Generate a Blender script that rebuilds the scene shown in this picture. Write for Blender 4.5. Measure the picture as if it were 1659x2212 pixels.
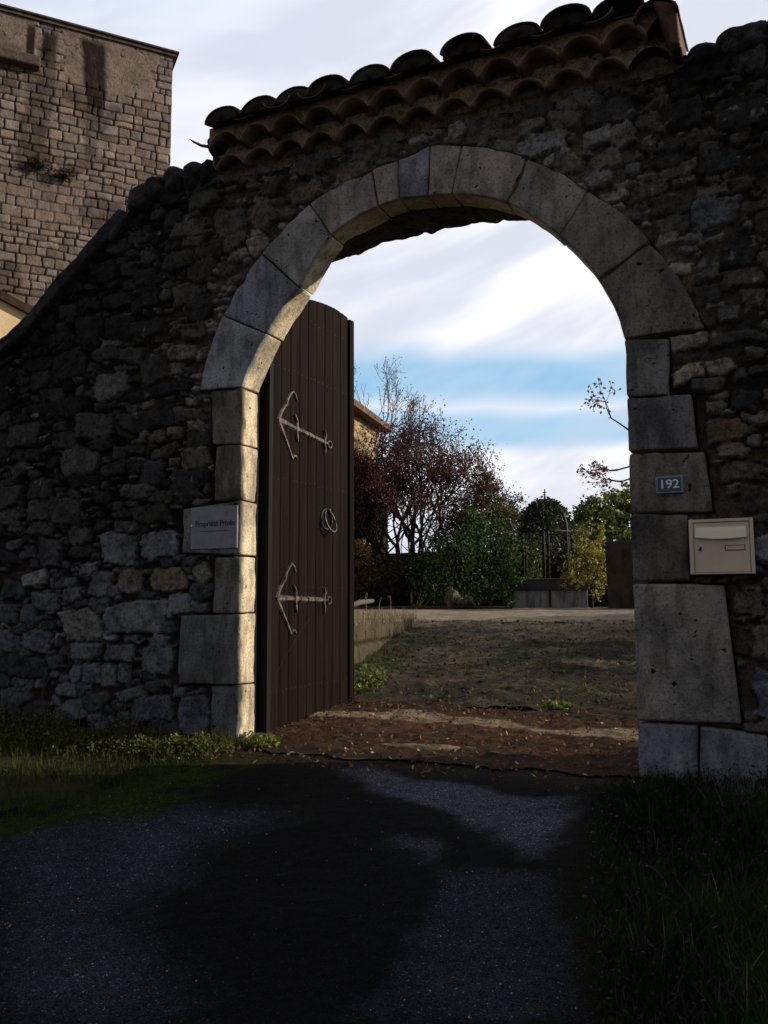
import bpy, bmesh, math, random
import numpy as np
from mathutils import Matrix, Vector
random.seed(7); RNG = np.random.default_rng(11)
C = bpy.context.scene.collection
PI = math.pi
for o in list(bpy.data.objects): bpy.data.objects.remove(o)

# ------------------------------------------------------------------ camera, sky, sun, exposure
F, YAW, PITCH, ROLL = 1855.0, math.radians(23.95), math.radians(6.06), math.radians(-.24)
CAM = np.array([3.538, -5.370, 1.214])
_f = np.array([-math.sin(YAW)*math.cos(PITCH), math.cos(YAW)*math.cos(PITCH), math.sin(PITCH)])
_r = np.array([math.cos(YAW), math.sin(YAW), 0.0]); _u = np.cross(_r, _f)
RT = _r*math.cos(ROLL)+_u*math.sin(ROLL); UP = -_r*math.sin(ROLL)+_u*math.cos(ROLL)
cd = bpy.data.cameras.new('Camera'); cam = bpy.data.objects.new('Camera', cd); C.objects.link(cam)
cd.sensor_fit = 'VERTICAL'; cd.sensor_height = 36; cd.lens = 36*F/2212.0
cd.clip_start = .05; cd.clip_end = 2000
M_ = Matrix.Identity(4)
for i in range(3):
    M_[i][0] = RT[i]; M_[i][1] = UP[i]; M_[i][2] = -_f[i]; M_[i][3] = CAM[i]
cam.matrix_world = M_
bpy.context.scene.camera = cam
bpy.context.scene.view_settings.view_transform = 'Standard'
bpy.context.scene.view_settings.look = 'None'
bpy.context.scene.view_settings.exposure = 0
bpy.context.scene.view_settings.gamma = 1
SUN_AZ, SUN_EL = math.radians(20), math.radians(20)     # azimuth from +X towards +Y
sdir = Vector((math.cos(SUN_AZ)*math.cos(SUN_EL), math.sin(SUN_AZ)*math.cos(SUN_EL), math.sin(SUN_EL)))
ld = bpy.data.lights.new('Sun', 'SUN'); ld.energy = 4.8; ld.angle = math.radians(.6); ld.color = (1, .86, .66)
sun = bpy.data.objects.new('Sun', ld); C.objects.link(sun); sun.rotation_euler = sdir.to_track_quat('Z', 'Y').to_euler()

class NT:
    """small helper for node trees"""
    def __init__(s, tree): s.t = tree; s.n = tree.nodes; s.l = tree.links
    def node(s, typ, **kw):
        n = s.n.new(typ)
        for k, v in kw.items():
            if k.startswith('i_'): n.inputs[k[2:]].default_value = v
            else: setattr(n, k, v)
        return n
    def math(s, op, a, b=None, clamp=False):
        n = s.n.new('ShaderNodeMath'); n.operation = op; n.use_clamp = clamp
        for i, v in enumerate((a, b)):
            if v is None: continue
            if isinstance(v, (int, float)): n.inputs[i].default_value = v
            else: s.l.new(v, n.inputs[i])
        return n.outputs[0]
    def mix(s, fac, a, b, mode='MIX'):
        n = s.n.new('ShaderNodeMix'); n.data_type = 'RGBA'; n.blend_type = mode
        for i, v in ((0, fac), (6, a), (7, b)):
            if isinstance(v, (int, float)): n.inputs[i].default_value = v
            elif isinstance(v, tuple): n.inputs[i].default_value = (*v[:3], 1)
            else: s.l.new(v, n.inputs[i])
        return n.outputs[2]
    def ramp(s, fac, lo, hi, smooth=True):
        n = s.n.new('ShaderNodeMapRange'); n.clamp = True
        if smooth: n.interpolation_type = 'SMOOTHSTEP'
        s.l.new(fac, n.inputs[0]); n.inputs[1].default_value = lo; n.inputs[2].default_value = hi
        return n.outputs[0]
    def noise(s, vec, scale, detail=4, rough=.55, dist=0):
        n = s.n.new('ShaderNodeTexNoise'); n.inputs['Scale'].default_value = scale
        n.inputs['Detail'].default_value = detail; n.inputs['Roughness'].default_value = rough
        n.inputs['Distortion'].default_value = dist
        if vec is not None: s.l.new(vec, n.inputs['Vector'])
        return n.outputs[0]

world = bpy.data.worlds.new("World"); bpy.context.scene.world = world; world.use_nodes = True
w = NT(world.node_tree); w.n.clear()
sky = w.node('ShaderNodeTexSky', sky_type='NISHITA', sun_disc=False)
sky.sun_elevation = SUN_EL; sky.sun_rotation = PI/2-SUN_AZ
sky.air_density = 1.0; sky.dust_density = .6; sky.ozone_density = 2
tc = w.node('ShaderNodeTexCoord'); sp = w.node('ShaderNodeSeparateXYZ'); w.l.new(tc.outputs['Generated'], sp.inputs[0])
dx, dy, dz = sp.outputs
# elevation in degrees, azimuth towards the open side (the sky beyond the wall is bright thin cloud,
# the sky behind the viewer is deep and overcast)
el = w.math('MULTIPLY', w.math('ARCSINE', dz), 57.2958)
az = w.math('MULTIPLY', w.math('ARCTAN2', dx, dy), 57.2958)          # degrees right of +Y
cloudvec = w.node('ShaderNodeCombineXYZ'); w.l.new(w.math('MULTIPLY', az, .035), cloudvec.inputs[0])
w.l.new(w.math('MULTIPLY', w.math('SUBTRACT', el, w.math('MULTIPLY', az, .28)), .11), cloudvec.inputs[1])
n1 = w.noise(cloudvec.outputs[0], .8, 4, .5, .3)
n2 = w.noise(cloudvec.outputs[0], 1.5, 4, .52, .25)
elw = w.math('ADD', el, w.math('MULTIPLY', w.math('SUBTRACT', n1, .5), 7.0))
def band(c, hw, soft):
    d = w.math('ABSOLUTE', w.math('SUBTRACT', elw, c))
    return w.math('SUBTRACT', 1.0, w.ramp(d, hw, hw+soft))
blue = w.math('MAXIMUM', band(14.6, .6, 2.5), w.math('MULTIPLY', band(11.2, .4, 1.6), .9))
# blue corner high on the left
corner = w.math('MULTIPLY', w.ramp(el, 31, 38), w.ramp(w.math('MULTIPLY', az, -1), 26, 46))
blue = w.math('MAXIMUM', blue, w.math('MULTIPLY', corner, .38))
thin = w.math('MULTIPLY', w.ramp(n2, .60, .38), .35)
blue = w.math('MULTIPLY', blue, w.math('SUBTRACT', 1.0, thin), clamp=True)
# cloud brightness: lilac grey veils against white
veil = w.ramp(n2, .36, .60)
leftgrey = w.ramp(w.math('MULTIPLY', az, -1), -5, 45)
cw = w.mix(veil, (.76, .79, .90), (1.08, 1.08, 1.12))
cw = w.mix(w.math('MULTIPLY', leftgrey, .4), cw, (.66, .72, .86))
skyblue = w.mix(1.0, sky.outputs[0], (.07, .078, .085), 'MULTIPLY')
skyblue = w.mix(.8, skyblue, (.40, .70, .98))
front = w.mix(blue, cw, skyblue)
f_open = w.ramp(dy, -.25, .62)
back = w.mix(.75, w.mix(1.0, sky.outputs[0], (.07, .07, .07), 'MULTIPLY'), (.34, .325, .325))
col = w.mix(f_open, back, front)
bg = w.node('ShaderNodeBackground', i_Strength=1.0); w.l.new(col, bg.inputs[0])
wo = w.node('ShaderNodeOutputWorld'); w.l.new(bg.outputs[0], wo.inputs[0])

# ------------------------------------------------------------------ measuring helpers (photo pixel -> place)
def ray(px, py): return _f+RT*(px-829.5)/F-UP*(py-1106)/F
def wp(px, py, y=0.0):
    d = ray(px, py); t = (y-CAM[1])/d[1]; P = CAM+t*d; return float(P[0]), float(P[2])
def dp(px, py, D): return CAM+ray(px, py)*D

# ------------------------------------------------------------------ noise in numpy
def _h(ix, iy, iz, s):
    n = (ix*374761393+iy*668265263+iz*2147483647+s*974634777) & 0xffffffff
    n = ((n ^ (n >> 13))*1274126177) & 0xffffffff
    n = ((n ^ (n >> 16))*2246822519) & 0xffffffff
    return ((n ^ (n >> 15)) & 0xffff)/32767.5-1
def vn(x, y, z=None, s=0):
    x = np.asarray(x, float); y = np.asarray(y, float); z = np.zeros_like(x) if z is None else np.asarray(z, float)
    ix, iy, iz = (np.floor(a).astype(np.int64) for a in (x, y, z)); fx, fy, fz = x-ix, y-iy, z-iz
    fx, fy, fz = (a*a*(3-2*a) for a in (fx, fy, fz)); r = 0
    for a in (0, 1):
        for b in (0, 1):
            for c in (0, 1):
                r = r+_h(ix+a, iy+b, iz+c, s)*(fx if a else 1-fx)*(fy if b else 1-fy)*(fz if c else 1-fz)
    return r
def fbm(x, y, z=None, s=0, o=4, g=.5):
    r = 0; a = 1; t = 0
    for k in range(o):
        r = r+a*vn(np.asarray(x)*2**k, np.asarray(y)*2**k, None if z is None else np.asarray(z)*2**k, s+k*17); t += a; a *= g
    return r/t
def sstep(x, a, b): t = np.clip((x-a)/(b-a), 0, 1); return t*t*(3-2*t)

# ------------------------------------------------------------------ object helpers
def tag(o, label=None, cat=None, group=None, kind=None):
    if label: o['label'] = label
    if cat: o['category'] = cat
    if group: o['group'] = group
    if kind: o['kind'] = kind
    return o
def empty(name, loc, label, cat, group=None, rz=0):
    o = bpy.data.objects.new(name, None); C.objects.link(o); o.location = loc; o.rotation_euler = (0, 0, rz)
    o.empty_display_size = .2
    return tag(o, label, cat, group)
def mk(name, V, Fc, mat, parent=None, cols=None, smooth=True):
    """V world coordinates (n,3); Fc array (m,3|4) or list; parented objects keep world placement"""
    V = np.asarray(V, np.float32)
    if parent is not None:
        V = V-np.asarray(parent_world(parent), np.float32)
    me = bpy.data.meshes.new(name)
    if isinstance(Fc, np.ndarray):
        k = Fc.shape[1]; m = len(Fc)
        me.vertices.add(len(V)); me.vertices.foreach_set('co', V.ravel())
        me.loops.add(m*k); me.loops.foreach_set('vertex_index', Fc.astype(np.int32).ravel())
        me.polygons.add(m); me.polygons.foreach_set('loop_start', np.arange(m, dtype=np.int32)*k)
        me.polygons.foreach_set('loop_total', np.full(m, k, np.int32))
        me.update(calc_edges=True)
    else:
        me.from_pydata([tuple(map(float, v)) for v in V], [], [tuple(map(int, f)) for f in Fc]); me.update()
    if smooth: me.polygons.foreach_set('use_smooth', np.ones(len(me.polygons), bool))
    if cols is not None:
        c = np.asarray(cols, np.float32)
        if c.ndim == 1: c = np.tile(c, (len(V), 1))
        if c.shape[1] == 3: c = np.concatenate([c, np.ones((len(c), 1), np.float32)], 1)
        a = me.attributes.new('Col', 'FLOAT_COLOR', 'POINT'); a.data.foreach_set('color', c.ravel())
    me.materials.append(mat)
    o = bpy.data.objects.new(name, me); C.objects.link(o)
    if parent is not None: o.parent = parent
    return o
def parent_world(p):
    v = Vector((0, 0, 0))
    while p is not None: v = v+p.location; p = p.parent
    return v
def grid_faces(nx, ny):
    i = np.arange(nx-1)[:, None]; j = np.arange(ny-1)[None, :]; a = i*ny+j
    return np.stack([a, a+ny, a+ny+1, a+1], -1).reshape(-1, 4)
def compact(V, Fc, cols=None):
    used = np.unique(Fc); m = np.full(len(V), -1); m[used] = np.arange(len(used))
    return V[used], m[Fc], None if cols is None else cols[used]
class MB:
    """collects primitive pieces into one mesh"""
    def __init__(s): s.v = []; s.f = []; s.n = 0
    def add(s, V, Fs):
        s.v.append(np.asarray(V, float)); s.f += [tuple(int(i)+s.n for i in f) for f in Fs]; s.n += len(V)
    def box(s, x0, x1, y0, y1, z0, z1):
        V = [(x, y, z) for x in (x0, x1) for y in (y0, y1) for z in (z0, z1)]
        s.add(V, [(0, 1, 3, 2), (4, 6, 7, 5), (0, 4, 5, 1), (2, 3, 7, 6), (0, 2, 6, 4), (1, 5, 7, 3)])
    def tube(s, pts, rad, n=6, caps=True):
        pts = [np.asarray(p, float) for p in pts]; k = len(pts)
        rad = [rad]*k if np.isscalar(rad) else rad; V = []; u0 = None
        for i, p in enumerate(pts):
            d = pts[min(i+1, k-1)]-pts[max(i-1, 0)]; d /= (np.linalg.norm(d)+1e-9)
            if u0 is None: u0 = np.array([0, 0, 1.]) if abs(d[2]) < .9 else np.array([1., 0, 0])
            u = u0-d*(u0@d); u /= (np.linalg.norm(u)+1e-9); v = np.cross(d, u); u0 = u
            for a in range(n):
                t = 2*PI*a/n; V.append(p+rad[i]*(u*math.cos(t)+v*math.sin(t)))
        Fs = [(i*n+a, i*n+(a+1) % n, (i+1)*n+(a+1) % n, (i+1)*n+a) for i in range(k-1) for a in range(n)]
        if caps: Fs += [tuple(range(n))[::-1], tuple((k-1)*n+a for a in range(n))]
        s.add(V, Fs)
    def build(s, name, mat, parent=None, smooth=False, col=None, xf=None):
        V = np.concatenate(s.v)
        if xf is not None: V = xf(V)
        o = mk(name, V, s.f, mat, parent, cols=col, smooth=smooth)
        return o
def bevel(o, w_=.004, seg=2):
    m = o.modifiers.new('bevel', 'BEVEL'); m.width = w_; m.segments = seg; m.limit_method = 'ANGLE'; return o

# ------------------------------------------------------------------ materials
MATS = {}
def mat(name, base=(1, 1, 1), attr=False, rough=.9, spec=.2, metal=0, layers=(), bump=(), trans=0, speck=None, emis=None):
    """layers: (scale, lo, hi, strength) multiply noise;  bump: (scale, strength, distance)"""
    if name in MATS: return MATS[name]
    m = bpy.data.materials.new(name); m.use_nodes = True; t = NT(m.node_tree); t.n.clear()
    out = t.node('ShaderNodeOutputMaterial'); b = t.node('ShaderNodeBsdfPrincipled')
    b.inputs['Roughness'].default_value = rough; b.inputs['Specular IOR Level'].default_value = spec
    b.inputs['Metallic'].default_value = metal
    geo = t.node('ShaderNodeTexCoord'); vec = geo.outputs['Object']
    if attr:
        a = t.node('ShaderNodeAttribute', attribute_name='Col'); c = a.outputs['Color']
        if base != (1, 1, 1): c = t.mix(1.0, c, base, 'MULTIPLY')
    else:
        rgb = t.node('ShaderNodeRGB'); rgb.outputs[0].default_value = (*base, 1); c = rgb.outputs[0]
    for (sc, lo, hi, cl) in layers:
        n = t.noise(vec if not isinstance(sc, tuple) else t_map(t, vec, sc), 1.0 if isinstance(sc, tuple) else sc, 6, .62)
        c = t.mix(t.ramp(n, lo, hi), t.mix(1.0, c, cl, 'MULTIPLY'), c)
    if speck:
        sc, th, cl = speck
        n = t.noise(vec, sc, 3, .6); c = t.mix(t.ramp(n, th, th+.05), c, cl)
    t.l.new(c, b.inputs['Base Color'])
    if bump:
        prev = None
        for (sc, st, di) in bump:
            n = t.noise(vec if not isinstance(sc, tuple) else t_map(t, vec, sc), 1.0 if isinstance(sc, tuple) else sc, 6, .65)
            bn = t.node('ShaderNodeBump'); bn.inputs['Strength'].default_value = st; bn.inputs['Distance'].default_value = di
            t.l.new(n, bn.inputs['Height'])
            if prev is not None: t.l.new(prev, bn.inputs['Normal'])
            prev = bn.outputs[0]
        t.l.new(prev, b.inputs['Normal'])
    if trans:
        tr = t.node('ShaderNodeBsdfTranslucent'); t.l.new(c, tr.inputs[0])
        mx = t.node('ShaderNodeMixShader'); mx.inputs[0].default_value = trans
        t.l.new(b.outputs[0], mx.inputs[1]); t.l.new(tr.outputs[0], mx.inputs[2]); t.l.new(mx.outputs[0], out.inputs[0])
    else: t.l.new(b.outputs[0], out.inputs[0])
    MATS[name] = m; return m
def t_map(t, vec, sc):
    mp = t.node('ShaderNodeMapping'); mp.inputs['Scale'].default_value = sc; t.l.new(vec, mp.inputs[0]); return mp.outputs[0]

STONE = mat('rubble_stone', attr=True, rough=.92, spec=.12, layers=[(7, .34, .6, (.5, .49, .48)), (28, .36, .55, (.6, .6, .6)), (90, .34, .56, (.5, .5, .5))],
            bump=[(38, .7, .012), (140, .45, .004)])
ASHLAR = mat('dressed_stone', attr=True, rough=.88, spec=.12, layers=[(3.2, .34, .58, (.56, .56, .58)), ((16, 16, 4), .38, .55, (.66, .65, .64)), (60, .36, .52, (.62, .62, .62)), (150, .34, .5, (.7, .7, .7))],
             bump=[(6, .4, .03), (24, .5, .012), (110, .55, .005)], speck=(17, .66, (.012, .012, .012)))
MORTAR = mat('mortar', (.16, .125, .095), rough=.95, layers=[(7, .3, .65, (.6, .58, .55)), (60, .3, .6, (.7, .7, .7))], bump=[(30, .8, .02), (120, .5, .005)])
TILE = mat('clay_tile', attr=True, rough=.85, spec=.25, layers=[(8, .35, .6, (.45, .42, .42)), (45, .3, .6, (.7, .7, .7))], bump=[(30, .4, .008), (120, .3, .003)])
WOOD = mat('old_dark_wood', (.0165, .0098, .0075), rough=.75, spec=.05, layers=[((14, 14, .5), .36, .62, (.45, .42, .42)), ((60, 60, 1.2), .36, .6, (.5, .46, .44)), ((160, 160, 3), .36, .56, (.6, .56, .55))],
           bump=[((60, 60, 2), .35, .004)])
BLACKWOOD = mat('black_wood', (.010, .008, .007), rough=.75, spec=.15, layers=[((30, 30, 1.2), .3, .7, (.5, .5, .5))])
IRON = mat('wrought_iron', (.125, .10, .085), rough=.5, spec=.6, metal=.3, layers=[(22, .42, .56, (.16, .12, .10)), (60, .35, .6, (.45, .4, .38))], bump=[(70, .4, .004)])
DARKIRON = mat('dark_iron', (.02, .018, .016), rough=.6, spec=.4)
ENAMEL = mat('blue_enamel', (.022, .06, .13), rough=.35, spec=.5, layers=[(30, .35, .5, (.75, .75, .8))])
ENAMELRIM = mat('pale_enamel', (.16, .22, .33), rough=.35, spec=.5)
WHITEPAINT = mat('white_paint', (.75, .82, .82), rough=.5, layers=[(120, .35, .5, (.75, .8, .85))])
MBOX = mat('beige_paint', (.62, .53, .43), rough=.45, spec=.4, layers=[(5, .3, .65, (.9, .88, .85))])
MBOXF = mat('cream_paint', (.80, .75, .60), rough=.4, spec=.4)
MARBLE = mat('grey_marble', (.22, .24, .285), rough=.6, spec=.3, layers=[(12, .3, .6, (.78, .8, .82)), (70, .35, .6, (.88, .88, .88))], bump=[(60, .2, .003)])
INK = mat('engraved_ink', (.03, .035, .05), rough=.9)
BARK = mat('bark', (.035, .026, .022), rough=.95, layers=[(20, .3, .6, (.5, .5, .5))])
PALEBARK = mat('pale_bark', (.11, .10, .09), rough=.95)
LEAF = mat('leaf', attr=True, rough=.6, spec=.25, trans=.4)
DRY = mat('dry_stalk', attr=True, rough=.85, spec=.1, trans=.2)
GROUND = mat('soil', attr=True, rough=.95, spec=.1, layers=[(5, .3, .65, (.6, .6, .58)), (45, .3, .6, (.6, .6, .6))], bump=[(35, .8, .02), (140, .6, .006)])
ASPH = mat('asphalt', attr=True, rough=.9, spec=.06, layers=[(3, .3, .7, (.72, .72, .75)), (22, .35, .6, (.6, .6, .62)), (130, .38, .58, (.12, .12, .13)), (75, .36, .385, (5, 5, 5.5))],
           bump=[(170, 1.0, .01)], speck=(210, .715, (.30, .31, .36)))  # pale specks in the colour imitate glints on the aggregate
GRAVEL = mat('gravel', attr=True, rough=.95, spec=.15, layers=[(6, .3, .65, (.6, .6, .58)), (75, .3, .6, (.45, .45, .45))], bump=[(60, 1.0, .03), (160, .6, .008)])
DARKPLUG = mat('dark_mortar', (.030, .022, .019), rough=.95, layers=[(14, .3, .6, (.5, .5, .5))], bump=[(30, .8, .02), (120, .5, .005)])  # very dark mortar, used under the cover tiles
PLASTER = mat('cream_plaster', (.74, .58, .36), rough=.95, layers=[(2, .3, .6, (.85, .82, .78)), (20, .3, .5, (.88, .86, .84))], bump=[(30, .3, .01)])
CONC = mat('concrete', (.36, .36, .37), rough=.9, layers=[((9, 9, 2), .32, .62, (.45, .45, .46)), (30, .3, .6, (.75, .75, .75))], bump=[(25, .4, .01)])
DARKWALL = mat('dark_wall', attr=True, rough=.95, layers=[(4, .3, .6, (.5, .5, .5)), (30, .3, .6, (.6, .6, .6))], bump=[(20, .8, .03)])

# ------------------------------------------------------------------ terrain height
def H(x, y):
    x = np.asarray(x, float); y = np.asarray(y, float)
    z = np.where(y < 7.5, .2+.1*y, .95+.1*(1-np.exp(-(y-7.5)/1.0)))
    z = np.where(y < -5.4, .2-.54-.2*(1-np.exp((y+5.4)*.5)), z)
    return z
def nonuni(a, lo, hi, b, fine, n):
    """coordinates: fine spacing in lo..hi, stretching to a and b"""
    c = np.arange(lo, hi+fine/2, fine)
    t = np.linspace(0, 1, n)[1:]**2.2
    return np.concatenate([(lo-(lo-a)*t)[::-1], c, hi+(b-hi)*t])
RCX, RCZ, RR = 1.437, 2.758, 1.293         # arch circle

# ================================================================== GATEWAY WALL
wall = empty('gateway_wall', (1.4, .25, .2), 'old dark rubble stone wall with round arched gateway and half open wooden door', 'wall')
intr = [(527, 838), (580, 722), (648, 622), (717, 510), (820, 447), (865, 432), (925, 425), (978, 420), (1098, 440), (1210, 512), (1295, 607), (1350, 733)]
extr = [(435, 845), (485, 683), (568, 550), (672, 443), (805, 372), (862, 348), (932, 318), (1000, 318), (1140, 345), (1272, 418), (1405, 525), (1523, 713)]
IP = [wp(*a) for a in intr]; EP = [wp(*a) for a in extr]
ZSL = .5*(IP[0][1]+IP[-1][1])

def rounded_cube(n, L, r, fine=.02):
    """surface grid of a rounded box in unit coords; returns params in real dims (nverts,3) before mapping, faces"""
    def axis(l, k):
        k = max(k, 2); c = np.linspace(r, l-r, k); e = np.array([0, .3, .7])*r
        return np.concatenate([e, c, l-e[::-1]])
    ax = [axis(L[i], n[i]) for i in range(3)]
    V = []; Fs = []; off = 0
    for d in range(3):
        a, b = [k for k in range(3) if k != d]
        for side in (0, 1):
            A, B = np.meshgrid(ax[a], ax[b], indexing='ij')
            P = np.zeros((A.size, 3)); P[:, a] = A.ravel(); P[:, b] = B.ravel(); P[:, d] = side*L[d]
            f = grid_faces(len(ax[a]), len(ax[b]))
            flip = (side == 0) != (d == 1)
            if flip: f = f[:, ::-1]
            V.append(P); Fs.append(f+off); off += len(P)
    V = np.concatenate(V); Fs = np.concatenate(Fs)
    key = np.round(V*1e5).astype(np.int64); _, idx, inv = np.unique(key, axis=0, return_index=True, return_inverse=True)
    V = V[idx]; Fs = inv.ravel()[Fs]
    q = np.clip(V, r, np.asarray(L)-r); d = V-q; l = np.linalg.norm(d, axis=1, keepdims=True)
    V = np.where(l > 1e-9, q+d/np.maximum(l, 1e-9)*r, V)
    return V, Fs
def stone_block(name, quad, y0, y1, parent, col, polar=False, r=.012, amp=.009, seed=0, res=.035, m_=None, worn=.0, reveal=True):
    """quad: 4 (x,z) corners: inner/low-left, low-right, up-right, up-left"""
    q = np.array(quad, float)
    if polar:
        pr = np.stack([np.hypot(q[:, 0]-RCX, q[:, 1]-RCZ), np.arctan2(q[:, 1]-RCZ, q[:, 0]-RCX)], -1)
        pr[:, 1] = np.where(pr[:, 1] < -1.6, pr[:, 1]+2*PI, pr[:, 1])
    lx = .5*(np.linalg.norm(q[1]-q[0])+np.linalg.norm(q[2]-q[3])); lz = .5*(np.linalg.norm(q[3]-q[0])+np.linalg.norm(q[2]-q[1])); ly = y1-y0
    L = (lx, ly, lz); V, Fs = rounded_cube([max(3, int(l/res)) for l in L], L, r)
    s = V[:, 0]/lx; t = V[:, 2]/lz
    src = pr if polar else q
    P = (src[0]*((1-s)*(1-t))[:, None]+src[1]*(s*(1-t))[:, None]+src[2]*(s*t)[:, None]+src[3]*((1-s)*t)[:, None])
    if polar: X = RCX+P[:, 0]*np.cos(P[:, 1]); Z = RCZ+P[:, 0]*np.sin(P[:, 1])
    else: X, Z = P[:, 0], P[:, 1]
    Y = y0+V[:, 1]
    W = np.stack([X, Y, Z], -1)
    n = fbm(X*7, Y*7, Z*7, seed, 4); n2 = fbm(X*7+31, Y*7, Z*7, seed+5, 4); n3 = fbm(X*7, Y*7+77, Z*7, seed+9, 4)
    # chipped arrises: pull verts near edges inwards where noise is high
    e = np.minimum.reduce([np.minimum(s, 1-s)*lx, np.minimum(t, 1-t)*lz]); chip = sstep(fbm(X*9, Y*9, Z*9, seed+3, 3), .0, .5)*np.exp(-e/.022)*.028
    front = (V[:, 1] < ly*.5)
    W[:, 1] += n*amp+np.where(front, chip, 0); W[:, 0] += n2*amp*.8; W[:, 2] += n3*amp*.8
    if worn:   # ragged back edge
        rag = worn*sstep(fbm(X*5, Y*0, Z*5, seed+40, 4), -.2, .6)
        W[:, 1] -= np.where(V[:, 1] > ly*.6, rag, 0)
    c = np.tile(np.asarray(col, float), (len(W), 1))
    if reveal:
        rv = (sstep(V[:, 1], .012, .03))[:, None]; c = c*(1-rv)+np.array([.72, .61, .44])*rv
    c *= (1+.22*fbm(X*2.2, Y*2, Z*2.2, seed+60, 4))[:, None]
    st = sstep(fbm(X*1.7+5, Y, Z*1.7, seed+80, 5), .12, .45)[:, None]*.55*np.where(V[:, 1] > .02, .35, 1)[:, None]
    c = c*(1-st)+c*np.array([.38, .38, .42])*st
    return mk(name, W, Fs, m_ or ASHLAR, parent, cols=c)

arch = empty('arch', (0, 0, 0), None, None); arch.parent = wall; arch.location = (0, 0, 2.5)
vcols = [tuple(1.3*q for q in c_) for c_ in [(.27, .28, .31), (.21, .23, .28), (.30, .29, .29), (.31, .28, .26), (.29, .26, .235), (.25, .27, .31), (.31, .28, .25), (.29, .255, .225),
         (.25, .235, .215), (.20, .185, .17), (.17, .155, .14)]]
g = .0045
for i in range(11):
    a, b, c_, d_ = np.array(IP[i]), np.array(EP[i]), np.array(EP[i+1]), np.array(IP[i+1])
    def sh(p, q_): v = q_-p; return p+v*g/np.linalg.norm(v)
    q4 = [sh(a, d_), sh(b, c_), sh(c_, b), sh(d_, a)]
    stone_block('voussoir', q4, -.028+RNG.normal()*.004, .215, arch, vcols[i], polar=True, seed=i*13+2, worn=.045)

def jamb(px, col, seed, r=.014, y1=.205, flat=None, name='jamb_stone', worn=.02):
    q4 = [wp(*p) for p in px]
    if flat is not None: q4[1] = (flat, q4[1][1]); q4[2] = (flat, q4[2][1])
    q4 = [(q4[0][0]+g, q4[0][1]+g), (q4[1][0]-0, q4[1][1]+g), (q4[2][0], q4[2][1]-g), (q4[3][0]+g, q4[3][1]-g)]
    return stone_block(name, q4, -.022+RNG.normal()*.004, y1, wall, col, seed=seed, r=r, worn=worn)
L_ = [((462, 961), (530, 960), (527, 838), (458, 846), (.19, .17, .145)), ((465, 1084), (530, 1080), (530, 960), (467, 963), (.15, .14, .12)),
      ((393, 1196), (523, 1200), (530, 1080), (398, 1098), (.20, .19, .185)), ((458, 1326), (523, 1325), (523, 1200), (468, 1202), (.17, .165, .155)),
      ((384, 1478), (518, 1480), (523, 1325), (392, 1328), (.15, .155, .165)), ((455, 1606), (515, 1612), (518, 1480), (458, 1480), (.115, .12, .13))]
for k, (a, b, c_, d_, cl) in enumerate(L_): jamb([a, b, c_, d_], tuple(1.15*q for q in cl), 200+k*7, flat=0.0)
R_ = [((1355, 858), (1446, 856), (1447, 731), (1350, 733), (.17, .165, .165)), ((1358, 978), (1508, 970), (1495, 850), (1355, 858), (.13, .13, .135)),
      ((1362, 1110), (1541, 1106), (1524, 975), (1358, 978), (.16, .145, .125)), ((1367, 1259), (1492, 1256), (1486, 1110), (1362, 1111), (.135, .125, .115)),
      ((1378, 1557), (1604, 1565), (1565, 1262), (1368, 1260), (.19, .18, .17)), ((1384, 1700), (1512, 1712), (1508, 1566), (1382, 1559), (.15, .165, .20)),
      ((1514, 1740), (1662, 1760), (1659, 1588), (1512, 1567), (.13, .14, .17))]
for k, (a, b, c_, d_, cl) in enumerate(R_):
    cl = tuple(q*(1.55 if k >= 4 else 1.3) for q in cl)
    q4 = [wp(*p) for p in (a, b, c_, d_)]
    if k < 6: q4[0] = (2.8, q4[0][1]); q4[3] = (2.8, q4[3][1])
    q4 = [(q4[0][0], q4[0][1]+g), (q4[1][0]-g, q4[1][1]+g), (q4[2][0]-g, q4[2][1]-g), (q4[3][0], q4[3][1]-g)]
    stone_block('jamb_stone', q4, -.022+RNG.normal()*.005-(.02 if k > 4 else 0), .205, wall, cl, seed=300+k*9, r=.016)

# --- rubble masonry face: real relief, stone by stone
LS = [(-14, 3.0), (-9, 3.2), (-4, 3.32), (-2.55, 3.45), (-2.44, 3.48), (-2.23, 3.60), (-1.92, 3.82), (-1.7, 4.0), (-1.53, 4.13), (-1.31, 4.27), (-1.17, 4.38), (-1.05, 4.58),
      (-.72, 4.62), (-.41, 4.62), (-.3, 4.6), (0, 4.62), (3.2, 4.62), (3.45, 4.60), (3.7, 4.63), (4.6, 4.66), (9, 4.7), (30, 4.7)]
def topz(x): return np.interp(x, [a for a, _ in LS], [b for _, b in LS])
hand = []   # photo-measured stones: display bbox x0,y0,x1,y1, brightness colour
def hs(x0, y0, x1, y1, col, rot=0):
    a = wp((x0+x1)/2, (y0+y1)/2); e = wp(x1, (y0+y1)/2); f_ = wp((x0+x1)/2, y0)
    b_ = wp(x0, (y0+y1)/2); g_ = wp((x0+x1)/2, y1)
    hand.append((a[0], a[1], abs(e[0]-b_[0])/2, abs(f_[1]-g_[1])/2, rot, tuple(np.array(col)*(1.15 if max(col) > .1 else .8))))
B1 = (.20, .21, .245); B2 = (.15, .155, .18); W1 = (.2, .165, .13); W2 = (.14, .115, .095); K1 = (.04, .04, .043); K2 = (.03, .03, .032)
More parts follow.
